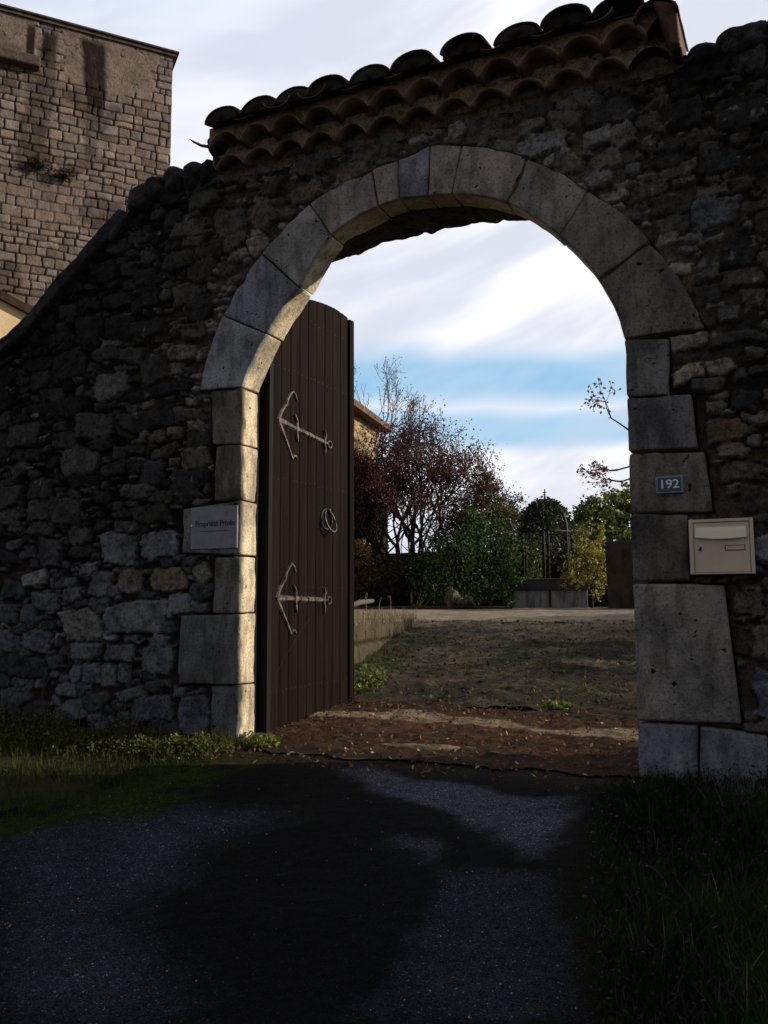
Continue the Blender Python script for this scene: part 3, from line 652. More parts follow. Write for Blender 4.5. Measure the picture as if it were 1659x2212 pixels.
def hinge(zc, sag):
    m = MB(); z = lambda u: zc-sag*(u-.1)
    n_seg = 9
    us_ = np.linspace(.09, .80, n_seg); bar(m, [(u, z(u)) for u in us_], [.05, .044, .036, .040, .034, .040, .033, .036, .026], .014)
    for u in (.20, .42, .52, .62): bar(m, [(u-.012, z(u)-.0), (u+.012, z(u))], .05, .019)
    bar(m, [(.085, z(.1)), (.12, zc+.07), (.17, zc+.13), (.20, zc+.155)], [.034, .03, .024, .02], .013)
    bar(m, [(.19, zc+.14), (.21, zc+.20), (.25, zc+.25), (.285, zc+.275), (.315, zc+.25), (.335, zc+.205)], [.03, .026, .022, .022, .016, .008], .013)
    bar(m, [(.085, z(.1)), (.14, zc-.08), (.20, zc-.16), (.25, zc-.235), (.275, zc-.28)], [.034, .03, .026, .024, .022], .013)
    bar(m, [(.275, zc-.28), (.30, zc-.255), (.325, zc-.25), (.345, zc-.28)], [.022, .018, .02, .008], .013)
    bar(m, [(.30, z(.33)+.11), (.335, z(.33)+.06), (.33, z(.33)), (.335, z(.33)-.06), (.345, z(.33)-.11)], [.006, .026, .034, .026, .006], .02)
    bar(m, [(.755, z(.75)+.105), (.775, z(.75)+.06), (.75, z(.75)), (.765, z(.75)-.06), (.76, z(.75)-.11)], [.006, .022, .03, .022, .006], .02)
    uc, zc2 = .84, z(.84); ring = [(uc+.03*math.cos(a), .012, zc2+.03*math.sin(a)) for a in np.linspace(0, 2*PI, 14)]; m.tube(ring, .008, 6)
    m.build('strap_hinge', IRON, door, xf=dl)
hinge(2.66, .10); hinge(1.255, .02)
m = MB(); m.tube([(.80+.085*math.cos(a), .006, 1.93+.085*math.sin(a)) for a in np.linspace(0, 2*PI, 30)], .009, 6)
kn = m.build('door_knocker', DARKIRON, door, smooth=True, xf=dl)
m = MB(); m.tube([(.805+.078*math.cos(a), .045-.03*math.sin(a), 1.912+.092*math.sin(a)) for a in np.linspace(0, 2*PI, 32)], .0085, 8)
m.tube([(.80, 0, 2.0), (.80, .03, 2.01), (.80, .045, 2.0)], .012, 8); m.build('ring', IRON, door, smooth=True, xf=dl)
m = MB()
for zc in (.55, 1.35, 2.2, 3.1, 3.6):
    for kx in range(np_):
        for q_ in (-.03, .03):
            if RNG.random() < .85: uu = (kx+.5)*pw_+q_+RNG.normal()*.004; z_ = zc+RNG.normal()*.008; m.tube([(uu, -.002, z_), (uu, .0035, z_)], [.0055, .004], 6)
NAILO = m.build('nail_heads', DARKIRON, door, xf=dl); NAILO['kind'] = 'stuff'
# thin dark arc across the lower boards
arc_ = [(.0, .46), (.06, .58), (.112, .695), (.2, .80), (.299, .88), (.38, .95), (.46, 1.02), (.55, 1.09)]
m = MB(); bar(m, arc_, .007, .001, o0=.0012); m.build('dark_arc', BLACKWOOD, door, xf=dl)
fr = MB(); fr.box(-.095, -.012, .208, .262, .2, 3.5); fr.build('door_post', BLACKWOOD, wall)
fr = MB(); fr.box(2.86, 2.9, .208, .262, .2, 3.7); fr.build('door_post', BLACKWOOD, wall)

# ================================================================== THINGS FIXED TO THE WALL
def text_mesh(s, size, thick, name, material, parent, place, align='CENTER', sx=1.0):
    cu = bpy.data.curves.new(name, 'FONT'); cu.body = s; cu.size = size; cu.extrude = thick; cu.align_x = align; cu.align_y = 'CENTER'; cu.offset = size*.012
    to = bpy.data.objects.new(name, cu); C.objects.link(to); bpy.context.view_layer.update()
    me = bpy.data.meshes.new_from_object(to.evaluated_get(bpy.context.evaluated_depsgraph_get())); bpy.data.objects.remove(to)
    V = np.array([v.co[:] for v in me.vertices]); Fs = [tuple(p.vertices) for p in me.polygons]; bpy.data.meshes.remove(me)
    V[:, 0] *= sx; W = np.stack([place[0]+V[:, 0], place[1]-V[:, 2], place[2]+V[:, 1]], -1)
    return mk(name, W, Fs, material, parent, smooth=False)
# house number plate
npl = empty('house_number_plate', (3.033, -.03, 1.86), 'small blue enamel plate with white house number 192', 'sign')
m = MB(); m.box(2.955, 3.112, -.050, -.024, 1.858, 1.962); bevel(m.build('rim', ENAMELRIM, npl), .004, 3)
m = MB(); m.box(2.966, 3.101, -.0535, -.049, 1.868, 1.951); bevel(m.build('panel', ENAMEL, npl), .002)
text_mesh('192', .074, .0015, 'digits', WHITEPAINT, npl, (3.033, -.0555, 1.9095), sx=1.05)
# mailbox
mbx = empty('mailbox', (3.31, -.03, 1.37), 'beige metal letterbox with cream flap set into the right wall', 'mailbox')
m = MB()
m.box(3.135, 3.158, -.085, .05, 1.372, 1.690); m.box(3.462, 3.482, -.085, .05, 1.372, 1.690); m.box(3.158, 3.462, -.085, .05, 1.672, 1.690); m.box(3.158, 3.462, -.085, .05, 1.372, 1.380)
bevel(m.build('frame', MBOX, mbx), .003)
m = MB(); m.box(3.160, 3.460, -.078, .04, 1.382, 1.670); pd = bevel(m.build('door_panel', MBOX, mbx), .004)
# curved flap
nx = 24; xsf = np.linspace(3.170, 3.444, nx); low = 1.583-.010*np.sin((xsf-3.17)/.274*PI)*1.0-.004*(xsf-3.17)/.274
V = []
for i, x in enumerate(xsf):
    bow = .010*math.sin((x-3.17)/.274*PI)
    for (yy, zz) in ((-.079, 1.641), (-.084, 1.643), (-.090-bow*.4, 1.62), (-.096-bow, low[i]+.004), (-.094-bow, low[i]), (-.079, low[i]+.002)): V.append((x, yy, zz))
Fs = [(i*6+a, i*6+(a+1) % 6, (i+1)*6+(a+1) % 6, (i+1)*6+a) for i in range(nx-1) for a in range(6)]+[tuple(range(6)), tuple((nx-1)*6+a for a in range(6))[::-1]]
mk('flap', V, Fs, MBOXF, mbx, smooth=False)
m = MB(); m.tube([(3.193, -.078, 1.516), (3.193, -.086, 1.516)], .009, 14); m.tube([(3.197, -.078, 1.525), (3.197, -.082, 1.525)], .006, 10); m.build('lock', IRON, mbx)
m = MB(); m.box(3.326, 3.434, -.0805, -.0775, 1.506, 1.537); pl_ = m.build('name_slot', BLACKWOOD, mbx)
m = MB(); m.box(3.331, 3.430, -.083, -.080, 1.510, 1.533); m.build('name_card', MBOX, mbx)
# marble plaque
pq = empty('plaque', (-.26, -.03, 1.63), 'square grey marble plaque with a faded engraved line beside the left jamb', 'plaque')
m = MB(); x0, z0 = wp(411, 1187, -.035); x1, z1 = wp(513, 1091, -.035); m.box(x0, x1, -.036, -.02, z0, z1); bevel(m.build('slab', MARBLE, pq), .004, 3)
xm = (x0+x1)/2; zm = (z0+z1)/2
text_mesh('Propriété Privée', .062, .0008, 'lettering', INK, pq, (xm+.012, -.0372, zm+.030), sx=.86)
m = MB(); m.box(xm-.12, xm+.135, -.0375, -.0355, zm-.028, zm-.024); m.build('rule', INK, pq)
m = MB(); m.tube([(x0+.012, -.036, zm+.02), (x0+.012, -.043, zm+.02)], .008, 10); m.build('screw', WHITEPAINT, pq)
# twig growing out at the left end of the roof
m = MB(); m.tube([(-.22, -.2, 4.70), (-.27, -.22, 4.71), (-.33, -.24, 4.745), (-.36, -.25, 4.77)], [.014, .012, .008, .002], 6)
tag(m.build('broken_tile_hook', DARKIRON, None), 'small dark curved iron hook sticking out at the left end of the tile capping', 'hook')

# ================================================================== GROUND
def sheet(name, xs_, ys_, keep, colf, off, mat_, disp=None, label=None, kind='structure'):
    X, Y = np.meshgrid(xs_, ys_, indexing='ij'); Zg = H(X, Y)+off
    if disp is not None: Zg = Zg+disp(X, Y)
    V = np.stack([X, Y, Zg], -1).reshape(-1, 3); Fc = grid_faces(len(xs_), len(ys_)); c = colf(V[:, 0], V[:, 1])
    if keep is not None:
        cen = V[Fc].mean(1); Fc = Fc[keep(cen[:, 0], cen[:, 1])]; V, Fc, c = compact(V, Fc, c)
    o = mk(name, V, Fc, mat_, None, cols=c); o['kind'] = kind; return o
def lerpc(a, b, t): return np.asarray(a)*(1-t)[:, None]+np.asarray(b)*t[:, None]
def soilcol(x, y):
    n = fbm(x*1.5, y*1.5, None, 5, 4); c = lerpc((.035, .038, .022), (.07, .055, .035), sstep(n, -.3, .4))
    return lerpc(c, (.05, .045, .03), sstep(y, 8, 12))
sheet('ground', nonuni(-90, -3, 6, 70, .12, 26), nonuni(-40, -5, 9, 160, .12, 30), None, soilcol, -.03, GROUND,
      disp=lambda X, Y: .03*fbm(X*1.2, Y*1.2, None, 2, 3)*(np.abs(Y) < 14)-.02)
# asphalt driveway in front of the gate
DLx = [(-6, -.9), (-2.6, -.42), (-2.2, -.40), (-1.79, -.36), (-1.39, -.10), (-.9, -.08), (-.53, -.12), (0, 0)]
def leftb(y): return np.interp(y, [-9, -6, -3.2, -2.6, -1.79, -1.39, -.53, 0], [-6, -4.2, -1.9, -1.2, -.42, -.12, -.10, .0])
def rightb(y): return np.interp(y, [-9, -6, -3.4, -2.58, -1.98, -1.47, -1.03, -.3, 0], [5.5, 4.6, 3.45, 3.02, 2.83, 2.73, 2.69, 2.6, 2.75])
def wob(x, y): return .06*fbm(x*4, y*4, None, 71, 4)
def poly_in(x, y, pts):
    r = np.zeros(x.shape, bool); n = len(pts)
    for i in range(n):
        (x1, y1), (x2, y2) = pts[i], pts[(i+1) % n]
        c = ((y1 > y) != (y2 > y)) & (x < (x2-x1)*(y-y1)/(y2-y1+1e-12)+x1); r ^= c
    return r
def gpt(px, py):
    d = ray(px, py); t = np.arange(.5, 40, .003); P = CAM+d*t[:, None]; k = np.argmax(P[:, 2] < H(P[:, 0], P[:, 1])); return float(P[k, 0]), float(P[k, 1])
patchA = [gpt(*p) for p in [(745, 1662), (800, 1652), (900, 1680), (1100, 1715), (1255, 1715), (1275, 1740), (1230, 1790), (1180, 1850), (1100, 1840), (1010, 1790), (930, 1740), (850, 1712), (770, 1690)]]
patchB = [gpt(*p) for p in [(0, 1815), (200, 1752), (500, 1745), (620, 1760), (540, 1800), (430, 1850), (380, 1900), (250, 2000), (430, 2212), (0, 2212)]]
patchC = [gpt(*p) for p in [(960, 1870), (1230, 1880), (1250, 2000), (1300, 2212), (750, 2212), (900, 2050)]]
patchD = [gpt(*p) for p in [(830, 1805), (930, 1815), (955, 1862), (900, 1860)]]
def asphcol(x, y):
    xx = x+.12*fbm(x*4, y*4, None, 81, 5, .6); yy = y+.12*fbm(x*4, y*4, None, 82, 5, .6)
    def soft(p, k=3, s=.05):
        r = 0
        for a in (-1, 0, 1):
            for b in (-1, 0, 1): r = r+poly_in(xx+a*s, yy+b*s, p)
        return r/9.
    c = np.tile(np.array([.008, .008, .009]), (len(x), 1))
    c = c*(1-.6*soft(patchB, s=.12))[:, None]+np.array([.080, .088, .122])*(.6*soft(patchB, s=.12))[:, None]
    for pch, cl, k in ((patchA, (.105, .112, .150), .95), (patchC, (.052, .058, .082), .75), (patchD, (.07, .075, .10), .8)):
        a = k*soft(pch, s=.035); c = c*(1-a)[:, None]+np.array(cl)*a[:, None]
    c *= (1+.35*fbm(x*3, y*3, None, 83, 4))[:, None]
    ms = sstep(.6+.25*fbm(x*3, y*3, None, 88, 3)-(x-leftb(y)), 0, .3)*sstep(fbm(x*4, y*4, None, 89, 3), -.6, .1)*.9; c = c*(1-ms)[:, None]+np.array([.035, .048, .006])*ms[:, None]
    vs = sstep(x-rightb(y)+.22+.12*fbm(x*5, y*5, None, 90, 3), 0, .2)*.9; c = c*(1-vs)[:, None]+np.array([.016, .012, .008])*vs[:, None]
    # dusty brown edge near the threshold
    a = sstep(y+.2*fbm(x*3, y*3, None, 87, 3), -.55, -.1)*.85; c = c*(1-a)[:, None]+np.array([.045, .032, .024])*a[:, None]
    return np.clip(c, .002, 1)
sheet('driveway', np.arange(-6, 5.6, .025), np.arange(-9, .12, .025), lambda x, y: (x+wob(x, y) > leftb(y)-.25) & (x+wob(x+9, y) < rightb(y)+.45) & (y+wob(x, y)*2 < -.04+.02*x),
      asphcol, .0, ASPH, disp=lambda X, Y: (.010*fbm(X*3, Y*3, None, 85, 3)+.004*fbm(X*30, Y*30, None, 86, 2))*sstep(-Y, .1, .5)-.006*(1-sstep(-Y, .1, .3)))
# threshold: worn flags and rust-red leaf mould
def thrcol(x, y):
    n = fbm(x*1.2, y*6, None, 101, 5); m_ = fbm(x*5, y*9, None, 102, 4)
    c = lerpc((.085, .040, .024), (.045, .030, .020), sstep(n, -.25, .3))
    pale = sstep(n+.75*np.exp(-((y-.98-.08*np.sin(x*2))/.20)**2)+.25*np.exp(-((y-.28)/.10)**2)*(x < 1.6), .34, .50)
    c = c*(1-pale)[:, None]+np.array([.30, .225, .155])*pale[:, None]
    mo_ = sstep(m_, .3, .55)*.5; c = c*(1-mo_)[:, None]+np.array([.05, .06, .02])*mo_[:, None]
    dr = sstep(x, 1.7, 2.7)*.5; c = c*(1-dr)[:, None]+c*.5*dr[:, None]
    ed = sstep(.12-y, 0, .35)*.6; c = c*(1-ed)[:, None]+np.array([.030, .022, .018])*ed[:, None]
    return c*(1+.3*fbm(x*9, y*14, None, 104, 3))[:, None]
def thrdisp(X, Y):
    n = fbm(X*1.2, Y*6, None, 101, 5); st_ = np.floor((n+.5)*5)/5*.02
    return (st_+.016*fbm(X*6, Y*12, None, 105, 4)+.010*fbm(X*25, Y*25, None, 106, 2)+.004)*sstep(Y, -.25, .30)
sheet('threshold_paving', np.arange(-.6, 3.2, .018), np.arange(-.35, 1.6, .018), lambda x, y: ((y+wob(x, y)*2) > -.12+.02*x) & ((x > -.1) | (y > .45)) & ((x < 2.9) | (y > .45)), thrcol, .004, GROUND, disp=thrdisp)
# gravel slope up into the court
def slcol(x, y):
    n = fbm(x*1.1, y*1.6, None, 111, 5); c = lerpc((.055, .047, .033), (.19, .155, .11), sstep(n, -.3, .3)); nr = (.62+.38*sstep(y, 3, 6.2))[:, None]; c = c*nr; lt = sstep(y, 5.6, 7.2)[:, None]*.75; c = c*(1-lt)+np.array([.27, .22, .155])*lt  # crest made paler in the colour, imitating sun on it
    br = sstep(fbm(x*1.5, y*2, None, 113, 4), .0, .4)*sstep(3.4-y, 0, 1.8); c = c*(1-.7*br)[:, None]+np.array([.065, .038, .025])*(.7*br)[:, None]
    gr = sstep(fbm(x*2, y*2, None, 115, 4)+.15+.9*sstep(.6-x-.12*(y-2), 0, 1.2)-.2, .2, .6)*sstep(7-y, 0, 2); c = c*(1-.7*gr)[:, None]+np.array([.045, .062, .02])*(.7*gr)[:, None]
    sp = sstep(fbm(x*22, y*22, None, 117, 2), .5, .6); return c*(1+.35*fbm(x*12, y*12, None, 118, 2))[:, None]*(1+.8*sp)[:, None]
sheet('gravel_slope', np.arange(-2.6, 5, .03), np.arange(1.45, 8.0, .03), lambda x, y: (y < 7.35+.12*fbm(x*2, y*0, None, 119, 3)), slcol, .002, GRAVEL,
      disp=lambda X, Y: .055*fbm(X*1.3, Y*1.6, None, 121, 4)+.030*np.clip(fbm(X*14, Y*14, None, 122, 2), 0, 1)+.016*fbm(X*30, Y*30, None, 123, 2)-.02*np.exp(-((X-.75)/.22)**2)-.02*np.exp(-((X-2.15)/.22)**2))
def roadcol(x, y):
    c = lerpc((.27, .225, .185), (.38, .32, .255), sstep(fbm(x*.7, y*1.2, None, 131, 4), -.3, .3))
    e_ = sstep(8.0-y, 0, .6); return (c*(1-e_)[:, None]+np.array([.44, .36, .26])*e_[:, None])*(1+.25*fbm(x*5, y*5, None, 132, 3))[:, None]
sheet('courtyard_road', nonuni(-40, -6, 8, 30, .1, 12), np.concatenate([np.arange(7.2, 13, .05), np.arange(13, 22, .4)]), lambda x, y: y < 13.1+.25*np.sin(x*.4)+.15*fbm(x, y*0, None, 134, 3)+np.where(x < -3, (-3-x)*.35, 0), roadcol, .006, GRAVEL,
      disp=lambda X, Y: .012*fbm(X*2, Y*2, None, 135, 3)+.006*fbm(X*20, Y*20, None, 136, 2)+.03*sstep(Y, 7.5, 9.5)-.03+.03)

# ================================================================== VEGETATION HELPERS
def leaves(C_, size, cols, flat=.0, seed=0, asp=.55):
    """diamond-shaped bent leaves at points; returns V,F,cols"""
    r = np.random.default_rng(seed); n = len(C_); size = np.broadcast_to(size, (n,))
    d = r.normal(size=(n, 3)); d[:, 2] -= .3; d /= np.linalg.norm(d, axis=1, keepdims=True)
    k = r.normal(size=(n, 3)); k[:, 2] += flat*2; e_ = np.cross(d, k); e_ /= np.linalg.norm(e_, axis=1, keepdims=True)
    L = size[:, None]; P = np.stack([C_-d*L*.5, C_+e_*L*asp*.5+d*L*.05, C_+d*L*.55, C_-e_*L*asp*.5+d*L*.05], 1)
    return P.reshape(-1, 3), (np.arange(n*4).reshape(n, 4)), np.repeat(cols, 4, 0)
def leafcols(n, a, b, r, bright=.06, bc=(.3, .35, .08)):
    t = r.random(n)[:, None]; c = np.asarray(a)*(1-t)+np.asarray(b)*t; s_ = r.random(n) < bright; c[s_] = np.asarray(bc); return c
def crown_pts(n, blobs, r, shell=.55):
    """points clustered on lumpy blobs (cx,cy,cz,rx,ry,rz) in small clumps"""
    w_ = np.array([b[3]*b[4]*b[5] for b in blobs])**.67; w_ /= w_.sum(); nc = max(8, n//28); ids = r.choice(len(blobs), nc, p=w_)
    B = np.array(blobs)[ids]; d = r.normal(size=(nc, 3)); d /= np.linalg.norm(d, axis=1, keepdims=True); rad = shell+(1.30-shell)*r.random(nc)**.9
    cc = B[:, :3]+d*rad[:, None]*B[:, 3:]; sz = .18*np.cbrt(B[:, 3]*B[:, 4]*B[:, 5])*(.5+r.random(nc)); k = r.integers(0, nc, n)
    return cc[k]+r.normal(size=(n, 3))*sz[k][:, None]*np.array([1, 1, .8]), k
def tree_skel(base, dir_, length, rad, depth, r, spread=.5, shrink=.72, upb=.15, nch=(2, 3), wig=.12, segs=None, tips=None, lvl=0):
    if segs is None: segs, tips = [], []
    p = np.asarray(base, float); d = np.asarray(dir_, float); d /= np.linalg.norm(d); pts = [p.copy()]; k = 4
    for i in range(k):
        d = d+r.normal(size=3)*wig+np.array([0, 0, upb*.3]); d /= np.linalg.norm(d); p = p+d*length/k; pts.append(p.copy())
    segs.append((pts, np.linspace(rad, rad*.62, k+1)))
    if depth == 0: tips += [pts[-1], pts[-2], pts[-3]]; return segs, tips
    if depth <= 2: tips += [pts[-1], pts[2]]
    for c in range(int(r.integers(nch[0], nch[1]+1))):
        nd = d+r.normal(size=3)*spread+np.array([0, 0, upb]); at = pts[-1] if c < 2 else pts[int(r.integers(2, k))]
        tree_skel(at, nd, length*shrink*(.8+.4*r.random()), rad*.6, depth-1, r, spread, shrink, upb, nch, wig, segs, tips, lvl+1)
    return segs, tips
def segmesh(segs, name, mat_, parent, mn=.004):
    Vs = []; Fs = []; off = 0
    for pts, rad in segs:
        P = np.array(pts); k = len(P); n = 6 if rad[0] > .03 else (4 if rad[0] > .012 else 3)
        D = np.gradient(P, axis=0); D /= np.linalg.norm(D, axis=1, keepdims=True)+1e-9
        ref = np.array([.3, .9, .1]); U = np.cross(D, ref); U /= np.linalg.norm(U, axis=1, keepdims=True)+1e-9; W_ = np.cross(D, U)
        a = np.arange(n)*2*PI/n; R = np.maximum(rad, mn)[:, None, None]
        V = P[:, None]+R*(np.cos(a)[None, :, None]*U[:, None]+np.sin(a)[None, :, None]*W_[:, None]); Vs.append(V.reshape(-1, 3))
        i = np.arange(k-1)[:, None]*n; j = np.arange(n)[None]; j2 = (j+1) % n
        Fs.append(np.stack([i+j, i+j2, i+n+j2, i+n+j], -1).reshape(-1, 4)+off); off += k*n
    return mk(name, np.concatenate(Vs), np.concatenate(Fs), mat_, parent)
def foliage(name, pts, size, colf, parent, seed, mat_=None, flat=0, asp=.6):
    V, Fc, c = leaves(pts, size, colf, flat, seed, asp); return mk(name, V, Fc, mat_ or LEAF, parent, cols=c, smooth=False)
def zg(x, y): return float(H(np.array(x), np.array(y)))

# ================================================================== COURTYARD
# far left house: wall runs back, faces the court (+X)
h1 = CAM+ray(735, 905)*20.8; h2 = CAM+ray(817, 927)*24.0
hx0, hy0, hx1, hy1 = h1[0], h1[1], h2[0], h2[1]
house = empty('stone_house', (h2[0], h2[1], 1.0), 'pale stone house beyond the door, half hidden under red and green creeper', 'house')
def masonry_plane(name, O, U, wid, hgt, nu, nv, rowh, blen, colr, dark, depth_, parent, mat_, seed, extra=None):
    """coursed stone face: O origin, U horizontal unit direction, outward normal = U x Z"""
    U = np.asarray(U, float); N = np.cross(U, np.array([0, 0, 1.])); u = np.linspace(0, wid, nu); v = np.linspace(0, hgt, nv); A, B = np.meshgrid(u, v, indexing='ij')
    Bw = B+rowh*.32*fbm(A/rowh*.16, B/rowh*.25, None, seed, 3)+rowh*.10*fbm(A/rowh*.9, B/rowh*.9, None, seed+1, 2)
    # irregular course heights
    edges = [0.]; rr = random.Random(seed)
    while edges[-1] < hgt+2: edges.append(edges[-1]+rowh*rr.uniform(.72, 1.3))
    edges = np.array(edges)-1; row = np.clip(np.searchsorted(edges, Bw)-1, 0, len(edges)-2); fb = Bw-edges[row]; rh = edges[row+1]-edges[row]
    Aw = A+rowh*.12*fbm(A/rowh*1.1, B/rowh*1.1, None, seed+2, 2)
    # irregular block lengths by per-row jittered lattice
    t_ = Aw/blen+_h(row, row*0+5, row*0, seed)*7.3; k = np.floor(t_); j0 = _h(k.astype(np.int64), row, row*0, seed+9)*.34; j1 = _h(k.astype(np.int64)+1, row, row*0, seed+9)*.34
    left = k+j0; right = k+1+j1; kk = np.where(t_ < left, k-1, np.where(t_ > right, k+1, k)).astype(np.int64)
    l = kk+_h(kk, row, row*0, seed+9)*.34; r = kk+1+_h(kk+1, row, row*0, seed+9)*.34
    du_ = np.minimum(t_-l, r-t_)*blen; dv = np.minimum(fb, rh-fb); rd = rowh*.16
    q = rd-np.minimum(np.minimum(du_, rd), rd); q2 = rd-np.minimum(dv, rd); e_ = rd-np.sqrt(q**2+q2**2)
    rnd = _h(kk, row, row*0, seed+21); jw = .022+.012*_h(kk, row, row*0, seed+4)
    t = sstep(e_, jw*.25, jw*1.15)
    out = depth_*(t*(.75+.35*rnd)+.14*fbm(A*5, B*5, None, seed+6, 4)*t)-depth_*.4*(1-t)
    c = np.asarray(colr)*(1+.22*rnd+.12*_h(kk, row, row*0, seed+31))[..., None]; c = c*(1+.2*fbm(A*3, B*3, None, seed+7, 4))[..., None]
    hue = _h(kk, row, row*0, seed+51)[..., None]; c = c*(1+hue*np.array([.06, 0, -.07]))
    c = c*t[..., None]+np.asarray(dark)*(1-t)[..., None]
    if extra: out, c = extra(A, B, out, c)
    P = np.asarray(O)+A[..., None]*U+out[..., None]*N+np.array([0, 0, 1.])*B[..., None]
    return mk(name, P.reshape(-1, 3), grid_faces(nu, nv), mat_, parent, cols=c.reshape(-1, 3))
hd = np.array([hx1-hx0, hy1-hy0, 0]); hl = np.linalg.norm(hd[:2]); hd /= hl
HU = -hd  # so that U x Z points to the court
eave = CAM[2]+(1303-925)/F*24
TOWER = mat('tower_stone', attr=True, rough=.95, spec=.1, layers=[(3, .3, .65, (.7, .68, .66)), (14, .3, .6, (.7, .7, .7))], bump=[(8, .8, .05), (30, .5, .02)])
Nn = np.cross(-hd, np.array([0, 0, 1.])); 
if Nn[0] < 0: HO, HU2 = np.array([hx0, hy0, .6]), hd
else: HO, HU2 = np.array([hx1, hy1, .6]), -hd
masonry_plane('wall', HO, HU2, hl, eave-.6, 160, 130, .28, .45, (.46, .36, .22), (.06, .05, .035), .04, house, TOWER, 900)
back_ = -np.cross(HU2, np.array([0, 0, 1.]))
m = MB(); A_, B_ = np.array([hx0, hy0, 0]), np.array([hx1, hy1, 0])
c1, c2, c3, c4 = A_+back_*.1, B_+back_*.1, B_+back_*7, A_+back_*7
V = [(*p[:2], z) for z in (.5, eave-.03) for p in (c1, c2, c3, c4)]
m.add(V, [(0, 1, 5, 4), (1, 2, 6, 5), (2, 3, 7, 6), (3, 0, 4, 7), (4, 5, 6, 7)]); m.build('side_wall', PLASTER, house)
m = MB(); o1, o2 = A_-back_*.35, B_-back_*.35; e1, e2 = A_+back_*3.5, B_+back_*3.5; ov = hd*.3
V = [(*(o1-ov)[:2], eave-.12), (*(o2+ov)[:2], eave-.12), (*(e2+ov)[:2], eave+.25), (*(e1-ov)[:2], eave+.25), (*(o1-ov)[:2], eave+.04), (*(o2+ov)[:2], eave+.04), (*(e2+ov)[:2], eave+.42), (*(e1-ov)[:2], eave+.42)]
m.add(V, [(0, 3, 2, 1), (4, 5, 6, 7), (0, 1, 5, 4), (1, 2, 6, 5), (2, 3, 7, 6), (3, 0, 4, 7)]); m.build('roof', TILE, house, col=(.16, .10, .07))
# creeper on that house
r = np.random.default_rng(5)
def on_house(n, zlo, zhi, dens):
    s_ = r.random(n*3); z_ = zlo+(zhi-zlo)*r.random(n*3); k = fbm(s_*hl*.9, z_*.9, None, 95, 3)+dens > r.random(n*3)*.9; s_, z_ = s_[k][:n], z_[k][:n]
    P = A_[None]+hd[None]*(s_*hl)[:, None]-back_[None]*(.08+.2*r.random(len(s_)))[:, None]; P[:, 2] = z_; return P
P = on_house(3600, 3.2, eave-.35, .12); cr = foliage('red_creeper', P, .13, leafcols(len(P), (.030, .010, .009), (.07, .022, .018), r, .08, (.16, .05, .03)), None, 1)
tag(cr, 'dark red creeper hanging over the upper wall of the stone house', 'creeper')
P = on_house(7000, .9, 3.9, .5); cr = foliage('ivy', P, .13, leafcols(len(P), (.02, .035, .01), (.07, .10, .025), r, .1, (.2, .24, .07)), None, 2)
tag(cr, 'green ivy climbing the lower wall of the stone house', 'ivy')

# low dark terrace wall behind the courtyard
def lumpywall(name, p0, p1, z0, z1, th, col, label, cat, seed, mat_=DARKWALL, res=.06, joints=False):
    p0, p1 = np.array(p0, float), np.array(p1, float); L = np.linalg.norm(p1-p0); U = (p1-p0)/L; N = np.array([U[1], -U[0]])
    nu, nv = max(8, int(L/res)), max(6, int((z1-z0)/res)); prof = []
    nth = 5
    # wrap: front up, top across, back down
    s = [(0, z) for z in np.linspace(z0, z1, nv)]+[(t_, z1) for t_ in np.linspace(0, th, nth)[1:]]+[(th, z) for z in np.linspace(z1, z0, nv)[1:]]
    s = np.array(s); A = np.linspace(0, L, nu); T = s[:, 0][None]+0*A[:, None]; Zz = s[:, 1][None]+0*A[:, None]; AA = A[:, None]+0*T
    n = fbm(AA*2.5, Zz*2.5+T*3, None, seed, 4); T = T+.05*n; Zz = np.where(Zz > z0+.01, Zz+.05*fbm(AA*1.5, T, None, seed+2, 3), Zz)
    P = np.stack([p0[0]+U[0]*AA-N[0]*T, p0[1]+U[1]*AA-N[1]*T, Zz], -1).reshape(-1, 3)
    F_ = [tuple(q) for q in grid_faces(nu, len(s))[:, ::-1]]; F_ += [tuple(range(len(s))), tuple((nu-1)*len(s)+k for k in range(len(s)))[::-1]]
    cc = np.asarray(col)*(1+.3*fbm(P[:, 0]*3, P[:, 1]*3, P[:, 2]*3, seed+5, 3))[:, None]
    if joints:
        aa = AA.ravel(); z_ = P[:, 2]; row = np.floor((z_-z1)/.24).astype(int); fz = (z_-z1)/.24-row; fa = aa/.42+.37*row+.12*fbm(aa*3, z_*3, None, 8, 2); fa = fa-np.floor(fa)
        j = np.minimum(np.minimum(fz, 1-fz)*.24, np.minimum(fa, 1-fa)*.42)+.012*fbm(aa*9, z_*9, None, 9, 3); jj = sstep(.028-j, 0, .02)*(T.ravel() < .2)*(z_ < z1-.12)
        P = P-np.array([N[0], N[1], 0])*(jj*-.0+jj*.035)[:, None]; cc = cc*(1-.55*jj)[:, None]
    o = mk(name, P, F_, mat_, None, cols=cc)
    return tag(o, label, cat)
a1 = dp(640, 1250, 23); a2 = dp(1130, 1250, 21.5)
lumpywall('terrace_wall', (a1[0], a1[1]), (a2[0], a2[1]), .9, 1.214+(1303-1193)/F*22, .4, (.035, .027, .021), 'dark low wall behind the red tree at the back of the courtyard', 'wall', 30)
a1 = dp(1312, 1300, 17.5); a2 = dp(1480, 1300, 15.2)
lumpywall('boundary_wall', (a1[0], a1[1]), (a2[0], a2[1]), .9, 1.214+(1303-1170)/F*17.3, .5, (.06, .05, .042), 'dark plain wall at the right edge of the courtyard behind the gate pier', 'wall', 34)
